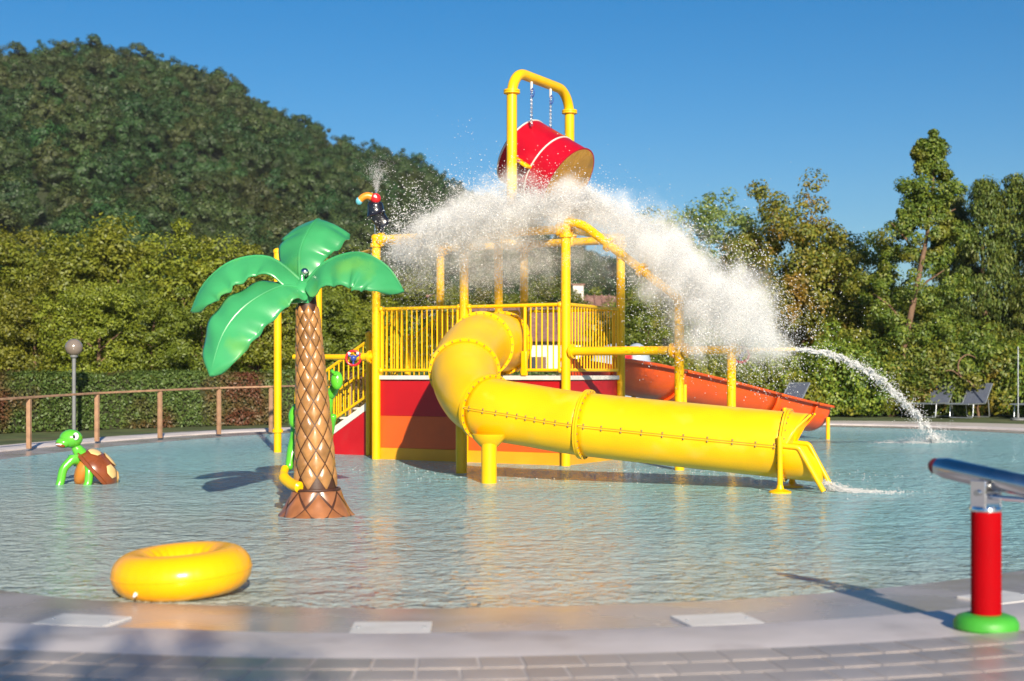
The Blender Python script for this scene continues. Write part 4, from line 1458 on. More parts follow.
# ------------------------------------------------------------------ houses behind
def house(name, x0, x1, Y, depth, ze, zr_, lab, wins, chim):
    r = empty(name, ((x0 + x1) / 2, Y, 0), 0, label=lab, cat='house')
    wv = x1 - x0
    MB().box((0, depth / 2, ze / 2), (wv, depth, ze)).build('wall', 'wall', r, smooth=False)
    o = 0.45
    sl = zr_ - ze
    ov = MB()
    a, b = -wv / 2 - o, wv / 2 + o
    vs = [(a, -o, ze - 0.05), (b, -o, ze - 0.05), (b, depth / 2, zr_), (a, depth / 2, zr_), (a, depth + o, ze - 0.05), (b, depth + o, ze - 0.05)]
    ov.add(vs, [(0, 1, 2, 3), (3, 2, 5, 4)])
    rf = ov.build('roof', 'tile_roof', r, smooth=False, thick=0.12)
    for k in range(int(wv / 0.5)):
        x = a + 0.25 + k * 0.5
        MB().tube([(x, -o, ze + 0.04), (x, depth / 2, zr_ + 0.09)], 0.07, 6).build('tile_row', 'tile_roof', rf)
    for (x, h) in chim:
        c = MB().box((x, depth * 0.35, zr_ + h / 2 - 0.5), (0.7, 0.6, h + 0.6)).build('chimney', 'wall', rf, smooth=False)
        MB().box((x, depth * 0.35, zr_ + h - 0.14), (0.9, 0.8, 0.1)).build('chimney_cap', 'tile_roof', rf, smooth=False)
    for (x, z, ww, hh) in wins:
        w_ = MB().box((x, -0.02, z), (ww, 0.06, hh)).build('window', 'glass', r, smooth=False)
        MB().box((x, -0.05, z - hh / 2 - 0.04), (ww + 0.2, 0.14, 0.07)).build('sill', 'wall', w_, smooth=False)
        for s_ in (-1, 1):
            MB().box((x + s_ * (ww / 2 + 0.25), -0.03, z), (0.46, 0.05, hh)).build('shutter', 'shutter', w_, smooth=False)
    return r


house('brown_roofed_house', at(370, 70), at(585, 70), 70, 7, 3.1, 4.75, 'low white house with brown tiled roof behind the tower railing',
      [(-3.4, 1.6, 1.0, 1.3), (-0.6, 1.6, 1.0, 1.3), (2.4, 1.6, 1.0, 1.3)], [(-2.2, 0.75)])
house('small_roofed_house', at(570, 95), at(625, 95), 95, 6, 5.2, 6.7, 'further house with a reddish roof right of the corner post', [(0.3, 3.4, 0.9, 1.2)], [(-1.2, 0.9)])


# ------------------------------------------------------------------ vegetation
def leaf_quads(P, Nn, size, rng, aspect=0.5, up=None):
    n = len(P)
    a = rng.normal(size=(n, 3))
    if up is not None:
        a = a * (1 - up) + np.array([0, 0, 1.0]) * up * 1.6
    Nn = Nn / (np.linalg.norm(Nn, axis=1, keepdims=True) + 1e-9)
    a -= Nn * np.sum(a * Nn, axis=1, keepdims=True)
    a /= np.linalg.norm(a, axis=1, keepdims=True) + 1e-9
    b = np.cross(Nn, a)
    s = (size * rng.uniform(0.6, 1.35, n))[:, None]
    V = np.empty((n, 4, 3))
    V[:, 0] = P - a * s * 0.5
    V[:, 1] = P + b * s * 0.5 * aspect + Nn * s * 0.06
    V[:, 2] = P + a * s * 0.5
    V[:, 3] = P - b * s * 0.5 * aspect + Nn * s * 0.06
    F = np.arange(4 * n).reshape(n, 4)
    return V.reshape(-1, 3), F


def crown_points(rng, clumps, per, spread):
    """clumps: (k,4) centre + radius -> leaf positions on and in each clump"""
    k = len(clumps)
    idx = np.repeat(np.arange(k), per)
    d = rng.normal(size=(len(idx), 3))
    d /= np.linalg.norm(d, axis=1, keepdims=True)
    rad = clumps[idx, 3] * rng.uniform(0.25, 1.0, len(idx)) ** 0.5 * spread
    P = clumps[idx, :3] + d * rad[:, None] * np.array([1, 1, 0.8])
    return P, d


def round_clumps(rng, n, R, H, z0, lump=0.25, cr=(0.35, 0.7), power=0.4):
    """clump centres through an egg-shaped crown, mostly near its surface"""
    d = rng.normal(size=(n, 3))
    d /= np.linalg.norm(d, axis=1, keepdims=True)
    ph = rng.uniform(0, 6.28, 4)
    lob = 1 + lump * np.sin(3 * np.arctan2(d[:, 1], d[:, 0]) + ph[0]) * np.cos(2.5 * d[:, 2] + ph[1]) + lump * 0.6 * rng.normal(size=n) * 0.5
    rad = rng.uniform(0.15, 1, n) ** power * lob
    C = d * rad[:, None] * np.array([R, R, H / 2])
    C[:, 2] += z0 + H / 2
    return np.c_[C, rng.uniform(cr[0], cr[1], n)]


def crown_mesh(name, m, clumps, per, leaf, seed, up=None, aspect=0.5, spread=1.0, zmin=0.1, whole=0.5, noise=0.55):
    rng = np.random.default_rng(seed)
    P, d = crown_points(rng, clumps, per, spread)
    keep = P[:, 2] > zmin
    P, d = P[keep], d[keep]
    cc = clumps[:, :3].mean(0)
    hgt = np.ptp(clumps[:, 2]) + 1e-6
    wid = np.ptp(clumps[:, 0]) + 1e-6
    w_ = (P - cc) / np.array([wid, wid, hgt])
    w_ /= np.linalg.norm(w_, axis=1, keepdims=True) + 1e-6
    Nn = d * 0.9 + w_ * whole + rng.normal(size=P.shape) * noise + np.array([0, 0, 0.25])
    V, F = leaf_quads(P, Nn, leaf, rng, aspect, up)
    me = fast_mesh(name, V, F)
    me.materials.append(M[m])
    return me


def trunk_mesh(h, r, lean=(0, 0), limbs=5, seed=0, spread=1.2, z0=0.35):
    rng = random.Random(seed)
    mb = MB()
    path = []
    for i in range(9):
        t = i / 8
        path.append(Vector((lean[0] * t + 0.08 * math.sin(t * 5 + seed), lean[1] * t + 0.06 * math.cos(t * 4 + seed), h * t - 0.1)))
    mb.tube(path, [r * (1 - 0.8 * i / 8) * (1.35 if i == 0 else 1) for i in range(9)], 10)
    for k in range(limbs):
        t = z0 + (0.9 - z0) * (k + 0.5) / limbs
        p = path[int(t * 8)]
        a = rng.uniform(0, 6.28)
        d = Vector((math.cos(a), math.sin(a), rng.uniform(0.5, 0.9)))
        l = spread * rng.uniform(0.6, 1.0)
        mb.tube([p, p + d * l * 0.5 + Vector((0, 0, 0.05)), p + d * l], [r * 0.45 * (1 - 0.5 * t), r * 0.28, r * 0.08], 7)
    return mb.mesh('trunk', 'bark')


def tree(name, loc, cm, tm, rz, s, lab, cat='tree', group=None):
    r = empty(name, loc, 0, label=lab, cat=cat, group=group)
    if tm:
        link('trunk', tm, r, (0, 0, 0), rz, s)
    link('crown', cm, r, (0, 0, 0), rz, s)
    return r


ORD = ['first', 'second', 'third', 'fourth', 'fifth', 'sixth', 'seventh', 'eighth', 'ninth', 'tenth', 'eleventh', 'twelfth', 'thirteenth', 'fourteenth']
# left belt of yellow-green trees behind the hedge
olive = []
for k in range(4):
    rng = np.random.default_rng(40 + k)
    olive.append((crown_mesh('crown', 'leaf_olive', round_clumps(rng, 120, 2.15, 5.3, 0.5, 0.22, (0.32, 0.62)), 190, 0.13, 50 + k, aspect=0.5), trunk_mesh(4.2, 0.16, (0.2, 0.1), 6, k)))
back = [(-55, 56, 1.24), (8, 58, 1.28), (66, 57, 1.26), (124, 58, 1.28), (182, 57, 1.22), (238, 58, 1.16), (296, 58, 1.10), (352, 60, 1.10), (408, 62, 1.05)]
for i, (px, Y, s) in enumerate(back):
    c, t = olive[i % 4]
    tree('broadleaf_tree', (at(px, Y), Y, 0.0), c, t, i * 1.3, (s * 1.05, s * 1.05, s), 'tall yellow-green tree, %s from the left in the back row behind the hedge' % ORD[i], group='trees in the back row behind the hedge')
front = [(-25, 48, 0.80), (38, 49, 0.86), (96, 48, 0.78), (150, 49, 0.84), (206, 48.5, 0.80), (258, 50, 0.84), (312, 51, 0.80), (362, 52, 0.78)]
for i, (px, Y, s) in enumerate(front):
    c, t = olive[(i * 3 + 1) % 4]
    tree('broadleaf_tree', (at(px, Y), Y, -0.2), c, t, i * 2.1 + 0.7, (s * 1.1, s * 1.1, s), 'low yellow-green tree, %s from the left in the row just behind the hedge' % ORD[i], group='trees in the front row behind the hedge')

# hedge
hp = [Vector(p) for p in ((-15.5, 27.5), (-13.6, 31.5), (-11.6, 35.0), (-9.0, 37.8), (-5.6, 40.4), (-1.5, 43.0), (3, 45))]
hl = catmull([p.to_3d() for p in hp], 8)
hedge = empty('hedge', (hl[0].x, hl[0].y, 0), 0, label='long clipped green hedge with reddish patches behind the wooden fence', cat='hedge')
h0v = Vector((hl[0].x, hl[0].y, 0))
rng = np.random.default_rng(5)
seg = np.array([[p.x - h0v.x, p.y - h0v.y] for p in hl])
sl_ = np.r_[0, np.cumsum(np.linalg.norm(np.diff(seg, axis=0), axis=1))]
n = 52000
s_ = rng.uniform(0, sl_[-1], n)
cx, cy = np.interp(s_, sl_, seg[:, 0]), np.interp(s_, sl_, seg[:, 1])
tx, ty = np.interp(s_, sl_, np.gradient(seg[:, 0], sl_)), np.interp(s_, sl_, np.gradient(seg[:, 1], sl_))
nl = np.hypot(tx, ty)
nx, ny = ty / nl, -tx / nl
which = rng.uniform(0, 1, n)
HH = 1.40 + 0.10 * (s_ / sl_[-1]) + 0.03 * np.sin(s_ * 1.7) + 0.02 * np.sin(s_ * 4.1)
off = np.where(which < 0.55, 0.5, np.where(which < 0.9, rng.uniform(-0.5, 0.5, n), -0.5))
off = off + 0.06 * np.sin(s_ * 2.3) + rng.normal(0, 0.05, n)
zz = np.where((which >= 0.55) & (which < 0.9), HH + rng.normal(0, 0.04, n), rng.uniform(0.05, 1, n) * HH)
P = np.c_[cx + nx * off, cy + ny * off, zz]
Nn = np.c_[nx * np.sign(off) * (which < 0.55), ny * np.sign(off) * (which < 0.55), (which >= 0.55) * 1.0] + rng.normal(0, 0.5, (n, 3))
V, F = leaf_quads(P, Nn, 0.085, rng, 0.55)
me = fast_mesh('foliage', V, F)
me.materials.append(M['leaf_hedge'])
link('foliage', me, hedge)
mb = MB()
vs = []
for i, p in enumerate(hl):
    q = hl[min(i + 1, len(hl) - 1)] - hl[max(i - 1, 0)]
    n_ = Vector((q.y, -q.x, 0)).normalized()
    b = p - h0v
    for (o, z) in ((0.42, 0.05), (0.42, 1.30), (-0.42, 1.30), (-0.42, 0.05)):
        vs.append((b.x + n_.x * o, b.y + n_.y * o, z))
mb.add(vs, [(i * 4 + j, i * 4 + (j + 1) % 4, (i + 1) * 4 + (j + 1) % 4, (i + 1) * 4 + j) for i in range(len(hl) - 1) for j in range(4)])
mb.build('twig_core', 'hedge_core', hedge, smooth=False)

# right-hand trees
rng = np.random.default_rng(77)
g_round = [crown_mesh('crown', 'leaf_green', round_clumps(np.random.default_rng(80 + k), 150, 2.0, 5.2, 0.6, 0.24, (0.28, 0.6), 0.45), 230, 0.115, 90 + k, aspect=0.55) for k in range(3)]
g_trunk = [trunk_mesh(4.4, 0.15, (0.2, -0.1), 6, 20 + k) for k in range(3)]
amber = crown_mesh('crown', 'leaf_autumn', round_clumps(np.random.default_rng(101), 210, 2.4, 6.7, 0.6, 0.2, (0.28, 0.55), 0.45), 190, 0.115, 102, aspect=0.55)
airy = crown_mesh('crown', 'leaf_silver', round_clumps(np.random.default_rng(111), 190, 2.2, 5.4, 1.8, 0.28, (0.25, 0.5), 0.45), 100, 0.13, 112, aspect=0.4)
# the tall leaning tree: clumps hung on a leaning stem, tiered
cl = []
r2 = np.random.default_rng(121)
for k in range(260):
    z = r2.uniform(0.0, 1.0) ** 0.9
    zz_ = 1.2 + z * 8.3
    width = float(np.interp(z, [0, 0.35, 0.55, 0.68, 0.76, 0.86, 0.94, 1], [2.5, 2.2, 1.7, 1.35, 1.0, 0.95, 0.6, 0.25])) * (0.85 + 0.25 * math.sin(z * 33))
    a = r2.uniform(0, 6.28)
    rr = width * r2.uniform(0.2, 1) ** 0.5
    cl.append((1.55 * min(1, z * 1.25) - 0.2 + rr * math.cos(a), 0.3 * z + rr * math.sin(a) * 0.85, zz_ - rr * 0.12, r2.uniform(0.32, 0.58) * (1 - 0.4 * z)))
for (x, y, z) in ((1.45, 0.2, 9.75), (1.7, 0.2, 9.4), (0.55, 0.1, 7.25), (0.25, 0, 7.0), (0.95, 0, 9.0)):
    cl.append((x, y, z, 0.2))
TX = [(-0.1, 1.6), (0.25, 3.2), (0.65, 4.8), (1.05, 6.2), (1.4, 8.0)]
cl = [c for c in cl if not (c[1] < 0.25 and c[2] < 5.4 and abs(c[0] - np.interp(c[2], [q[1] for q in TX], [q[0] for q in TX])) < c[3] * 0.30)]
tall = crown_mesh('crown', 'leaf_green', np.array(cl), 220, 0.115, 123, aspect=0.55)
tall_trunk = MB().tube([(-0.35, -0.9, -0.1), (-0.1, -1.0, 1.6), (0.25, -1.0, 3.2), (0.65, -0.8, 4.8), (1.05, -0.4, 6.2), (1.4, 0.1, 8.0), (1.5, 0.2, 9.2)], [0.15, 0.12, 0.105, 0.09, 0.07, 0.045, 0.02], 10)
for (a, b) in (((0.25, -0.4, 3.2), (-0.9, -0.6, 4.2)), ((0.45, -0.38, 4.0), (1.6, -0.6, 5.0)), ((0.8, -0.2, 5.4), (-0.2, -0.4, 6.6)), ((1.1, 0, 6.4), (2.1, -0.2, 7.1))):
    tall_trunk.tube([a, (Vector(a) + Vector(b)) / 2 + Vector((0, 0, 0.12)), b], [0.06, 0.04, 0.015], 7)
tall_trunk = tall_trunk.mesh('trunk', 'bark')
# conifers: narrow upright spires, branches held upright
con = []
for k in range(2):
    r3 = np.random.default_rng(131 + k)
    c = []
    for i in range(220):
        z = r3.uniform(0, 1)
        wv = 1.5 * (1 - z ** 2.2) * (0.9 + 0.15 * math.sin(z * 17 + k)) + 0.15
        a = r3.uniform(0, 6.28)
        rr = wv * r3.uniform(0.4, 1) ** 0.5
        c.append((rr * math.cos(a), rr * math.sin(a), 0.3 + z * 8.4, r3.uniform(0.22, 0.42)))
    con.append(crown_mesh('crown', 'leaf_dark', np.array(c), 150, 0.15, 140 + k, up=0.75, aspect=0.32, spread=1.15))
con_trunk = trunk_mesh(7.5, 0.16, (0, 0), 0, 60)
GR = 'trees along the right side'
tree('airy_tree', (at(708, 53), 53, 0), airy, g_trunk[0], 0.3, (1.1, 1.1, 1.16), 'sparse grey-green tree above the spray, left of the amber tree', group=GR)
tree('amber_tree', (at(793, 51), 51, 0), amber, g_trunk[1], 1.1, (1.1, 1.1, 1.13), 'broad tree with leaves turning amber left of the leaning tree', group=GR)
tree('leaning_tree', (at(894, 47.5), 47.5, 0), tall, tall_trunk, 0.0, (0.95, 0.95, 0.975), 'tallest green tree with bare leaning trunk right of the pool', group=GR)
for i, (px, Y, s, k, lab) in enumerate((
        (842, 53, 1.12, 0, 'round green tree between the amber tree and the leaning tree'),
        (742, 56, 1.02, 1, 'green tree between the sparse tree and the amber tree'),
        (650, 52, 0.80, 2, 'low green tree behind the end of the tower railing'),
        (697, 50, 0.62, 0, 'low green tree behind the middle arm post'),
        (612, 60, 0.70, 1, 'green tree seen between the corner posts of the tower'))):
    tree('broadleaf_tree', (at(px, Y), Y, 0), g_round[k], g_trunk[k], i * 1.9, s, lab, group=GR)
for i, (px, Y, s, lab) in enumerate(((955, 54, 0.92, 'dark upright conifer nearest the leaning tree'), (985, 52, 0.97, 'dark upright conifer second from the leaning tree'),
                                     (1016, 52, 0.98, 'dark upright conifer cut by the right picture edge'), (1048, 51, 1.0, 'dark upright conifer beyond the right picture edge'))):
    tree('conifer', (at(px, Y), Y, 0), con[i % 2], con_trunk, i * 2.2, (s * 1.05, s * 1.05, s), lab, 'conifer', GR)
# undergrowth bushes
bush = [crown_mesh('foliage', ('leaf_green', 'leaf_autumn', 'leaf_green')[k], round_clumps(np.random.default_rng(150 + k), 60, 1.25, 2.4, -0.3, 0.25, (0.3, 0.55)), 200, 0.10, 160 + k, aspect=0.55) for k in range(3)]
bl = [(690, 46.5, 0.95), (726, 47, 0.85), (764, 47.5, 1.0), (803, 47, 1.0), (836, 46.6, 1.15), (872, 46.5, 1.1), (905, 47, 1.2), (938, 46.6, 1.25), (972, 46.6, 1.25), (1004, 46.5, 1.2), (1036, 46, 1.2), (655, 47, 0.9)]
for i, (px, Y, s) in enumerate(sorted(bl)):
    r = empty('bush', (at(px, Y), Y, 0), 0, label='leafy bush, %s from the left along the right lawn edge' % ORD[i], cat='bush', group='bushes along the right lawn')
    link('foliage', bush[i % 3], r, (0, 0, 0), i * 1.7, (s, s, s * (1.0 + 0.15 * (i % 2))))
# bare twisted branch above the loungers
bb = empty('bare_branch', (at(968, 45.2), 45.2, 0.05), 0, label='bare twisted pale branch above the two loungers', cat='branch')
MB().tube(catmull([(0.35, 0, 0), (0.25, 0, 0.6), (0.12, -0.05, 1.05), (-0.25, -0.05, 1.3), (-0.3, 0, 1.75), (-0.05, 0, 2.0), (0.25, 0, 1.9)], 6), [0.05 - 0.001 * i for i in range(37)], 8).build('stem', 'bark', bb)
MB().tube(catmull([(-0.25, -0.05, 1.3), (-0.55, -0.1, 1.5), (-0.9, -0.1, 1.45)], 5), 0.02, 6).build('twig', 'bark', bb)
# tree behind the viewer that shades the paving
tree('broadleaf_tree', (1.55, -7.0, 0.05), g_round[1], g_trunk[1], 0.4, (0.40, 0.40, 1.13), 'taller green tree behind the viewer shading the near paving')
tree('broadleaf_tree', (0.72, -7.0, 0.05), g_round[2], g_trunk[2], 1.4, (0.27, 0.27, 1.08), 'slimmer green tree behind the viewer shading the near paving')
# dim middle wood behind the tower
for i, (px, Y, s) in enumerate(((430, 84, 1.15), (468, 88, 1.2), (508, 86, 1.1), (548, 90, 1.25), (590, 112, 1.3), (640, 78, 1.0), (682, 80, 1.15))):
    c, t = (g_round[i % 3], g_trunk[i % 3]) if i % 2 else olive[i % 4]
    tree('broadleaf_tree', (at(px, Y), Y, 0), c, t, i * 1.1, (s * 1.2, s * 1.2, s), 'distant green tree, %s from the left behind the low house' % ORD[i], group='trees behind the low house')

# ------------------------------------------------------------------ wooded hill
crest_px = [(-420, 330), (-260, 250), (-140, 160), (-60, 100), (0, 84), (60, 62), (110, 56), (150, 61), (200, 73), (240, 95), (300, 124), (340, 146), (400, 166), (440, 182), (475, 205), (560, 252), (650, 300), (760, 335), (1000, 352), (1400, 362)]
YC, Y0 = 360.0, 130.0
hx = np.array([(p - 512) * YC / 1422 for p, y in crest_px])
hz = np.array([1.5 + (372 - y - 20) * YC / 1422 for p, y in crest_px])


def hill_h(X, Y):
    s = X * YC / np.maximum(Y, 60) * 0.35 + X * 0.65     # spurs lean towards the valley a little
    c = np.interp(s, hx, hz)
    t = np.clip((Y - Y0) / (YC - Y0), 0, 1)
    back_ = np.clip(1 - (Y - YC) / 400, 0, 1)
    f = np.where(Y < YC, 0.55 * t + 0.45 * t * t * (3 - 2 * t), back_)
    nz = 2.2 * np.sin(X * 0.045 + Y * 0.02) + 1.6 * np.sin(X * 0.09 - Y * 0.05 + 1) + 1.2 * np.sin(Y * 0.08 + X * 0.02)
    return np.maximum(c, 1) * f + nz * np.clip(t * 3, 0, 1) * np.clip((YC - Y) / 60, 0.15, 1)


nxg, nyg = 110, 60
gx = np.linspace(-420, 300, nxg)
gy = np.linspace(Y0 - 5, 640, nyg)
GX, GY = np.meshgrid(gx, gy, indexing='ij')
GZ = hill_h(GX, GY) - 0.2
V = np.c_[GX.ravel(), GY.ravel(), GZ.ravel()]
ii, jj = np.meshgrid(np.arange(nxg - 1), np.arange(nyg - 1), indexing='ij')
b = (ii * nyg + jj).ravel()
F = np.c_[b, b + nyg, b + nyg + 1, b + 1]
me = fast_mesh('hill', V, F)
me.materials.append(M['hill_soil'])
tag(link('hill', me), kind='structure')
# scatter
rng = np.random.default_rng(202)
n = 16000
Yy = rng.uniform(Y0 - 6, YC + 22, n)
Xx = rng.uniform(-330, 120, n)
keep = (Xx > -0.40 * Yy - 34) & (Xx < 0.20 * Yy + 30)
Xx, Yy = Xx[keep], Yy[keep]
cell = set()
sel = []
for i in range(len(Xx)):
    k = (int((Xx[i] + 1.7 * (int(Yy[i] // 5.4) % 2)) // 4.9), int(Yy[i] // 5.4))
    if k not in cell:
        cell.add(k)
        sel.append(i)
Xx, Yy = Xx[sel], Yy[sel]
Zz = hill_h(Xx, Yy) - 0.6
tmpl_col = bpy.data.collections.new('wood_tree_kinds')
for k in range(5):
    r4 = np.random.default_rng(210 + k)
    H = (6.8, 8.0, 6.0, 8.6, 7.2)[k]
    R = (2.9, 2.7, 3.2, 2.3, 3.0)[k]
    cm = crown_mesh('wood_crown', 'leaf_hill', round_clumps(r4, 60, R, H * 0.85, H * 0.15, 0.2, (0.5, 0.95), 0.5), 80, 0.32, 220 + k, aspect=0.6, whole=1.1, noise=0.35)
    tmpl_col.objects.link(bpy.data.objects.new('wood_tree_kind', cm))
pm = fast_mesh('hill_wood', np.c_[Xx, Yy, Zz], np.zeros((0, 4), int)) if False else bpy.data.meshes.new('hill_wood')
pm.from_pydata(np.c_[Xx, Yy, Zz].tolist(), [], [])
wood = tag(link('hill_wood', pm), 'dense dark green wood covering the hill', None, None, 'stuff')
ng = bpy.data.node_groups.new('scatter_wood', 'GeometryNodeTree')
ng.interface.new_socket('Geometry', in_out='INPUT', socket_type='NodeSocketGeometry')
ng.interface.new_socket('Geometry', in_out='OUTPUT', socket_type='NodeSocketGeometry')
gi, go = ng.nodes.new('NodeGroupInput'), ng.nodes.new('NodeGroupOutput')
ci = ng.nodes.new('GeometryNodeCollectionInfo')
ci.inputs['Collection'].default_value = tmpl_col
ci.inputs['Separate Children'].default_value = True
ci.inputs['Reset Children'].default_value = True
ip = ng.nodes.new('GeometryNodeInstanceOnPoints')
ip.inputs['Pick Instance'].default_value = True
rv = ng.nodes.new('FunctionNodeRandomValue')
rv.data_type = 'FLOAT_VECTOR'
rv.inputs[0].default_value = (-0.08, -0.08, 0)
rv.inputs[1].default_value = (0.08, 0.08, 6.28)
rs_ = ng.nodes.new('FunctionNodeRandomValue')
rs_.data_type = 'FLOAT'
rs_.inputs[2].default_value = 0.70
rs_.inputs[3].default_value = 1.25
rs_.inputs['Seed'].default_value = 4
ng.links.new(gi.outputs[0], ip.inputs['Points'])
ng.links.new(ci.outputs[0], ip.inputs['Instance'])
ng.links.new(rv.outputs[0], ip.inputs['Rotation'])
ng.links.new(rs_.outputs[1], ip.inputs['Scale'])
ng.links.new(ip.outputs[0], go.inputs[0])
wood.modifiers.new('scatter', 'NODES').node_group = ng


# ------------------------------------------------------------------ flying water
def drops(P, vel, size, rng, stretch, shape):
    n = len(P)
    d = vel + rng.normal(0, 0.35, (n, 3))
    d /= np.linalg.norm(d, axis=1, keepdims=True)
    a = np.cross(d, rng.normal(size=(n, 3)))
    a /= np.linalg.norm(a, axis=1, keepdims=True)
    b = np.cross(d, a)
    s = size[:, None]
    if shape == 4:
        V = np.empty((n, 4, 3))
        V[:, 0] = P + d * s * stretch
        V[:, 1] = P + (a - 0.33 * d) * s
        V[:, 2] = P + (-0.5 * a + 0.87 * b - 0.33 * d) * s
        V[:, 3] = P + (-0.5 * a - 0.87 * b - 0.33 * d) * s
        T = np.array([(0, 1, 2), (0, 2, 3), (0, 3, 1), (1, 3, 2)])
    else:
        V = np.empty((n, 6, 3))
        V[:, 0] = P + d * s * stretch
        V[:, 1] = P - d * s * stretch
        V[:, 2] = P + a * s
        V[:, 3] = P + b * s
        V[:, 4] = P - a * s
        V[:, 5] = P - b * s
        T = np.array([(0, 2, 3), (0, 3, 4), (0, 4, 5), (0, 5, 2), (1, 3, 2), (1, 4, 3), (1, 5, 4), (1, 2, 5)])
    F = (np.arange(n)[:, None, None] * shape + T[None]).reshape(-1, 3)
    return V.reshape(-1, 3), F


def arc_sample(rng, n, pts, sig, wt, clump=0.0):
    """points scattered round a polyline in space; sig per node (x,y,z) spread, wt per node density"""
    pts, sig, wt = np.array(pts, float), np.array(sig, float), np.array(wt, float)
    k = len(pts)
    x = np.linspace(0, k - 1, 400)
    wv = np.interp(x, np.arange(k), wt)
    cdf = np.cumsum(wv)
    cdf /= cdf[-1]
    t = np.interp(rng.uniform(0, 1, n), cdf, x)
    C = np.stack([np.interp(t, np.arange(k), pts[:, j]) for j in range(3)], 1)
    S = np.stack([np.interp(t, np.arange(k), sig[:, j]) for j in range(3)], 1)
    vel = np.stack([np.interp(np.minimum(t + 0.1, k - 1), np.arange(k), pts[:, j]) - np.interp(np.maximum(t - 0.1, 0), np.arange(k), pts[:, j]) for j in range(3)], 1)
    vel /= np.linalg.norm(vel, axis=1, keepdims=True) + 1e-9
    G = rng.normal(size=(n, 3))
    if clump:
        kk = int(n * clump)
        m = max(60, n // 260)
        cc = rng.normal(size=(m, 3))
        ti = rng.uniform(0, 1, m)
        tt = np.interp(ti, cdf, x)
        j = rng.integers(0, m, kk)
        t2 = tt[j] + rng.normal(0, 0.07, kk)
        t2 = np.clip(t2, 0, k - 1)
        C[:kk] = np.stack([np.interp(t2, np.arange(k), pts[:, q]) for q in range(3)], 1)
        S[:kk] = np.stack([np.interp(t2, np.arange(k), sig[:, q]) for q in range(3)], 1)
        G[:kk] = cc[j] + rng.normal(size=(kk, 3)) * 0.18
    # torn outline: the spread swells and shrinks in lumps along the stream and round it
    ph_ = np.arctan2(G[:, 2], G[:, 1] * 0.6 + G[:, 0] * 0.4)
    tab = rng.uniform(0.45, 1.45, (k * 5, 9))
    ti_ = np.clip((t / max(k - 1, 1) * (k * 5 - 1)), 0, k * 5 - 1.001)
    pi_ = (ph_ + PI) / (2 * PI) * 7.999
    a0_, b0_ = ti_.astype(int), pi_.astype(int)
    fa, fb = ti_ - a0_, pi_ - b0_
    a1_ = np.minimum(a0_ + 1, k * 5 - 1)
    lump_ = (tab[a0_, b0_] * (1 - fa) + tab[a1_, b0_] * fa) * (1 - fb) + (tab[a0_, b0_ + 1] * (1 - fa) + tab[a1_, b0_ + 1] * fa) * fb
    G = G * lump_[:, None]
    return C + G * S, vel


def water_obj(name, parts, lab, parent=None):
    Vs, Fs, o = [], [], 0
    for V, F in parts:
        Vs.append(V)
        Fs.append(F + o)
        o += len(V)
    me = fast_mesh(name, np.concatenate(Vs), np.concatenate(Fs))
    me.materials.append(M['spray'])
    me.polygons.foreach_set('use_smooth', [True] * len(me.polygons))
    return tag(link(name, me), lab, None, None, 'stuff')


rng = np.random.default_rng(303)
A = lambda px, py, Y: tuple(at(px, Y - 0.5, py))
# right-hand fall
Rp = [A(572, 194, 23.6), A(600, 208, 23.3), A(635, 232, 22.9), (A(668, 262, 22.4)), A(698, 292, 22.0), A(726, 314, 21.7), A(756, 333, 21.5), A(775, 350, 21.4)]
Rs = [(0.12, 0.30, 0.08), (0.18, 0.35, 0.12), (0.24, 0.4, 0.17), (0.27, 0.45, 0.22), (0.30, 0.5, 0.28), (0.34, 0.5, 0.30), (0.32, 0.5, 0.28), (0.30, 0.5, 0.3)]
Rw = [0.6, 0.8, 0.9, 1.1, 1.5, 1.3, 0.6, 0.25]
# left-hand splash off the roof pipes
Lp = [A(578, 208, 23.4), A(545, 206, 23.2), A(510, 211, 23.2), A(480, 219, 23.3), A(450, 229, 23.4), A(422, 241, 23.5), A(398, 253, 23.7)]
Ls = [(0.2, 0.35, 0.14), (0.25, 0.4, 0.20), (0.28, 0.5, 0.22), (0.28, 0.5, 0.22), (0.25, 0.5, 0.22), (0.20, 0.45, 0.20), (0.16, 0.4, 0.18)]
Lw = [0.7, 1.0, 1.2, 1.2, 1.1, 0.8, 0.4]
# rain falling from the splash
Cp = [A(400, 262, 24.0), A(440, 262, 23.9), A(480, 262, 23.8), A(520, 260, 23.7), A(560, 255, 23.6), A(600, 262, 23.5)]
Cs = [(0.3, 0.6, 0.34)] * 6
Cw = [1, 1.2, 1.2, 1, 0.7, 0.5]
parts = []


def addp(n, path, size, stretch, shape, clump=0.0, widen=1.0):
    P, v = arc_sample(rng, n, path[0], np.array(path[1]) * widen, path[2], clump)
    parts.append(drops(P, v, rng.uniform(size[0], size[1], n), rng, stretch, shape))


addp(50000, (Rp, Rs, Rw), (0.0025, 0.0055), 2.4, 4, 0.3)
addp(16000, (Rp, Rs, Rw), (0.003, 0.005), 9.0, 4, 0.7)
addp(6000, (Rp, Rs, Rw), (0.005, 0.010), 2.4, 4, 0.3, 0.8)
addp(9000, (Rp, Rs, Rw), (0.005, 0.012), 1.5, 6, 0.4, 1.25)
addp(5000, (Rp, Rs, Rw), (0.004, 0.009), 1.4, 6, 0.2, 1.9)
addp(44000, (Lp, Ls, Lw), (0.0025, 0.0055), 2.4, 4, 0.3)
addp(14000, (Lp, Ls, Lw), (0.003, 0.005), 9.0, 4, 0.7)
addp(5000, (Lp, Ls, Lw), (0.005, 0.010), 2.4, 4, 0.3, 0.8)
addp(8000, (Lp, Ls, Lw), (0.005, 0.012), 1.5, 6, 0.4, 1.25)
addp(3500, (Lp, Ls, Lw), (0.004, 0.009), 1.4, 6, 0.2, 1.9)
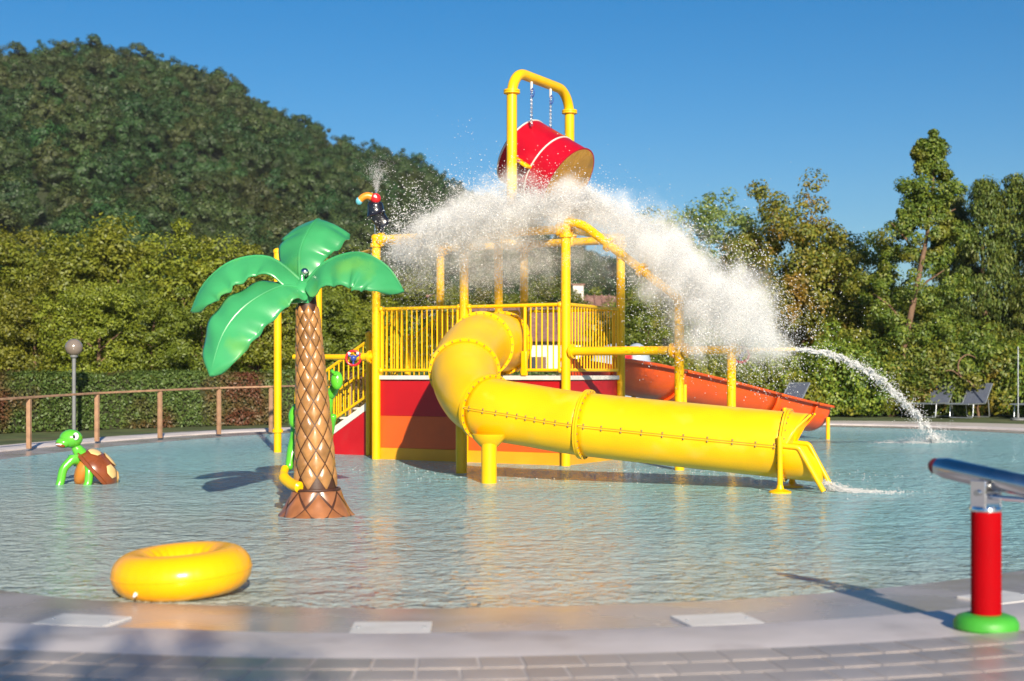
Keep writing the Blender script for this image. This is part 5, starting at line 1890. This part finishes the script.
addp(15000, (Cp, Cs, Cw), (0.003, 0.0065), 2.6, 4, 0.3)
water_obj('bucket_splash', parts, 'white burst of water thrown from the tipping bucket over the tower')
# jet from the nozzle
parts = []
n0 = uv(NOZ.x, NOZ.y, NOZ.z)
land = Vector((at(937, 30.2), 30.2, 0))
jp = []
for i in range(13):
    t = i / 12
    q = n0.lerp(land, t)
    q.z = n0.z + 0.10 * t - (n0.z + 0.10) * t * t
    jp.append(tuple(q))
js = [(0.012 + 0.04 * (i / 12), 0.02 + 0.06 * (i / 12), 0.014 + 0.055 * (i / 12)) for i in range(13)]
addp(9000, (jp, js, [1.6 - 0.08 * i for i in range(13)]), (0.005, 0.011), 2.6, 4, 0.75)
addp(2500, (jp, js, [1.0] * 13), (0.007, 0.015), 2.2, 6, 0.8, 1.1)
addp(1200, (jp, js, [0.2 + 0.1 * i for i in range(13)]), (0.006, 0.012), 1.5, 6, 0.2, 2.6)
water_obj('nozzle_jet', parts, 'arching water jet from the right nozzle pipe into the pool')
# where the jet lands, where the tube slide runs out
parts = []
ld = [tuple(land + Vector((-1.1, -0.3, 0.01))), tuple(land + Vector((-0.3, 0, 0.02))), tuple(land + Vector((0.0, 0, 0.05))), tuple(land + Vector((0.5, 0.1, 0.01)))]
addp(3500, (ld, [(0.35, 0.35, 0.008), (0.3, 0.3, 0.03), (0.12, 0.12, 0.14), (0.25, 0.3, 0.01)], [0.6, 1.2, 1.2, 0.5]), (0.004, 0.011), 1.5, 4, 0.5)
water_obj('landing_splash', parts, 'small white splash where the nozzle jet meets the pool')
parts = []
ex = PT[100] + ts0 + FRM[100][0] * 0.55
addp(2600, ([(ex.x - 0.03, ex.y, 0.10), (ex.x + 0.12, ex.y - 0.03, 0.02), (ex.x + 0.45, ex.y - 0.12, 0.004), (ex.x + 0.8, ex.y - 0.2, 0.003)], [(0.05, 0.12, 0.02), (0.08, 0.15, 0.012), (0.16, 0.16, 0.003), (0.25, 0.2, 0.002)], [1.4, 1.6, 0.7, 0.3]), (0.004, 0.010), 1.5, 4, 0.4)
water_obj('runout_foam', parts, 'white foam where the yellow tube slide runs out')
# fine spray over the toucan
parts = []
tp_ = tcn_p + Vector((0, 0, 0.72))
addp(1800, ([tuple(tp_), tuple(tp_ + Vector((0.02, 0, 0.25))), tuple(tp_ + Vector((0.04, 0, 0.45)))], [(0.01, 0.01, 0.02), (0.06, 0.06, 0.06), (0.17, 0.15, 0.10)], [0.5, 0.8, 1]), (0.003, 0.006), 1.5, 4)
water_obj('toucan_spray', parts, 'thin plume of spray above the toucan figure')


# the mist in the splash: a real fog volume, dense round the streams' cores and torn at the edges
def mist(name, path, radii, dens, lab, voxel=0.05, seed=0.0):
    P = np.array(path, float)
    R_ = np.array(radii, float)
    # refine
    k = len(P)
    x = np.linspace(0, k - 1, k * 5)
    Q = np.stack([np.interp(x, np.arange(k), P[:, j]) for j in range(3)], 1)
    rq = np.interp(x, np.arange(k), R_)
    me = bpy.data.meshes.new(name)
    me.from_pydata(Q.tolist(), [(i, i + 1) for i in range(len(Q) - 1)], [])
    at_ = me.attributes.new('rad', 'FLOAT', 'POINT')
    at_.data.foreach_set('value', rq.astype(np.float32))
    o = tag(link(name, me), lab, None, None, 'stuff')
    lo, hi = (Q - rq[:, None] * 1.3).min(0), (Q + rq[:, None] * 1.3).max(0)
    g_ = bpy.data.node_groups.new(name, 'GeometryNodeTree')
    g_.interface.new_socket('Geometry', in_out='INPUT', socket_type='NodeSocketGeometry')
    g_.interface.new_socket('Geometry', in_out='OUTPUT', socket_type='NodeSocketGeometry')
    N, L = g_.nodes, g_.links
    a, z = N.new('NodeGroupInput'), N.new('NodeGroupOutput')
    vc = N.new('GeometryNodeVolumeCube')
    vc.inputs['Min'].default_value = lo
    vc.inputs['Max'].default_value = hi
    for ax_, nm_ in enumerate(('Resolution X', 'Resolution Y', 'Resolution Z')):
        vc.inputs[nm_].default_value = max(8, int((hi[ax_] - lo[ax_]) / voxel))
    sn = N.new('GeometryNodeSampleNearest')
    sn.domain = 'POINT'
    L.new(a.outputs[0], sn.inputs['Geometry'])
    si = N.new('GeometryNodeSampleIndex')
    si.data_type = 'FLOAT_VECTOR'
    ps = N.new('GeometryNodeInputPosition')
    L.new(a.outputs[0], si.inputs['Geometry'])
    L.new(ps.outputs[0], [q for q in si.inputs if q.name == 'Value' and q.enabled][0])
    L.new(sn.outputs[0], si.inputs['Index'])
    s2 = N.new('GeometryNodeSampleIndex')
    s2.data_type = 'FLOAT'
    na = N.new('GeometryNodeInputNamedAttribute')
    na.data_type = 'FLOAT'
    na.inputs[0].default_value = 'rad'
    L.new(a.outputs[0], s2.inputs['Geometry'])
    L.new([q for q in na.outputs if q.name == 'Attribute' and q.enabled][0], [q for q in s2.inputs if q.name == 'Value' and q.enabled][0])
    L.new(sn.outputs[0], s2.inputs['Index'])
    p2 = N.new('GeometryNodeInputPosition')
    ds = N.new('ShaderNodeVectorMath')
    ds.operation = 'DISTANCE'
    L.new(p2.outputs[0], ds.inputs[0])
    L.new([q for q in si.outputs if q.enabled][0], ds.inputs[1])
    dv_ = N.new('ShaderNodeMath')
    dv_.operation = 'DIVIDE'
    L.new(ds.outputs['Value'], dv_.inputs[0])
    L.new([q for q in s2.outputs if q.enabled][0], dv_.inputs[1])
    nz_ = N.new('ShaderNodeTexNoise')
    nz_.noise_dimensions = '4D'
    nz_.inputs['W'].default_value = seed
    nz_.inputs['Scale'].default_value = 2.6
    nz_.inputs['Detail'].default_value = 5
    L.new(p2.outputs[0], nz_.inputs['Vector'])
    # falloff pushed about by noise: 1 at the core, 0 at the torn edge
    ad_ = N.new('ShaderNodeMath')
    ad_.operation = 'MULTIPLY_ADD'
    ad_.inputs[1].default_value = 2.6
    ad_.inputs[2].default_value = -1.25
    L.new([q for q in nz_.outputs if q.name in ('Fac', 'Factor')][0], ad_.inputs[0])
    sm = N.new('ShaderNodeMath')
    L.new(dv_.outputs[0], sm.inputs[0])
    L.new(ad_.outputs[0], sm.inputs[1])
    mr_ = N.new('ShaderNodeMapRange')
    mr_.interpolation_type = 'SMOOTHSTEP'
    mr_.inputs['From Min'].default_value = 0.0
    mr_.inputs['From Max'].default_value = 1.0
    mr_.inputs['To Min'].default_value = dens
    mr_.inputs['To Max'].default_value = 0.0
    L.new(sm.outputs[0], mr_.inputs['Value'])
    L.new(mr_.outputs[0], vc.inputs['Density'])
    st_ = N.new('GeometryNodeSetMaterial')
    st_.inputs['Material'].default_value = M['mist']
    L.new(vc.outputs[0], st_.inputs[0])
    L.new(st_.outputs[0], z.inputs[0])
    o.modifiers.new('fog', 'NODES').node_group = g_
    return o


mm = bpy.data.materials.new('water_mist')
mm.use_nodes = True
mn = mm.node_tree.nodes
mn.remove(mn['Principled BSDF'])
pv = mn.new('ShaderNodeVolumePrincipled')
pv.inputs['Color'].default_value = (0.98, 0.985, 0.99, 1)
pv.inputs['Density'].default_value = 1.0
pv.inputs['Anisotropy'].default_value = -0.3
mm.node_tree.links.new(pv.outputs[0], mn['Material Output'].inputs['Volume'])
M['mist'] = mm
mist('falling_mist', Rp, [0.36, 0.48, 0.58, 0.68, 0.80, 0.82, 0.62, 0.35], 2.7, 'white mist round the water falling right of the tower', seed=1.0)
mist('splash_mist', Lp, [0.40, 0.58, 0.70, 0.72, 0.64, 0.46, 0.24], 2.5, 'white mist round the splash left of the bucket', seed=4.0)

mist('rain_mist', Cp, [0.5, 0.65, 0.7, 0.65, 0.6, 0.5], 0.5, 'thin grey veil of spray hanging under the splash', seed=9.0)
# drops striking the pool below the splash
parts = []
rain = [(-2.6, 22.6, 0.006), (-0.5, 20.9, 0.006), (1.6, 20.6, 0.006), (3.2, 20.4, 0.006), (4.6, 21.0, 0.006)]
addp(420, (rain, [(0.9, 1.2, 0.004)] * 5, [0.6, 0.6, 0.9, 1.2, 0.8]), (0.006, 0.014), 1.2, 4, 0.6)
water_obj('rain_specks', parts, 'scattered white drops striking the pool below the splash')

# faint summer haze over the valley
hm = bpy.data.materials.new('haze_air')
hm.use_nodes = True
hn = hm.node_tree.nodes
hn.remove(hn['Principled BSDF'])
hv = hn.new('ShaderNodeVolumePrincipled')
hv.inputs['Color'].default_value = (0.86, 0.92, 1.0, 1)
hv.inputs['Density'].default_value = 0.00011
hm.node_tree.links.new(hv.outputs[0], hn['Material Output'].inputs['Volume'])
M['haze'] = hm
tag(MB().box((0, 25, 50), (1500, 1500, 103)).build('haze', 'haze', smooth=False), 'faint even haze filling the valley', None, None, 'stuff')
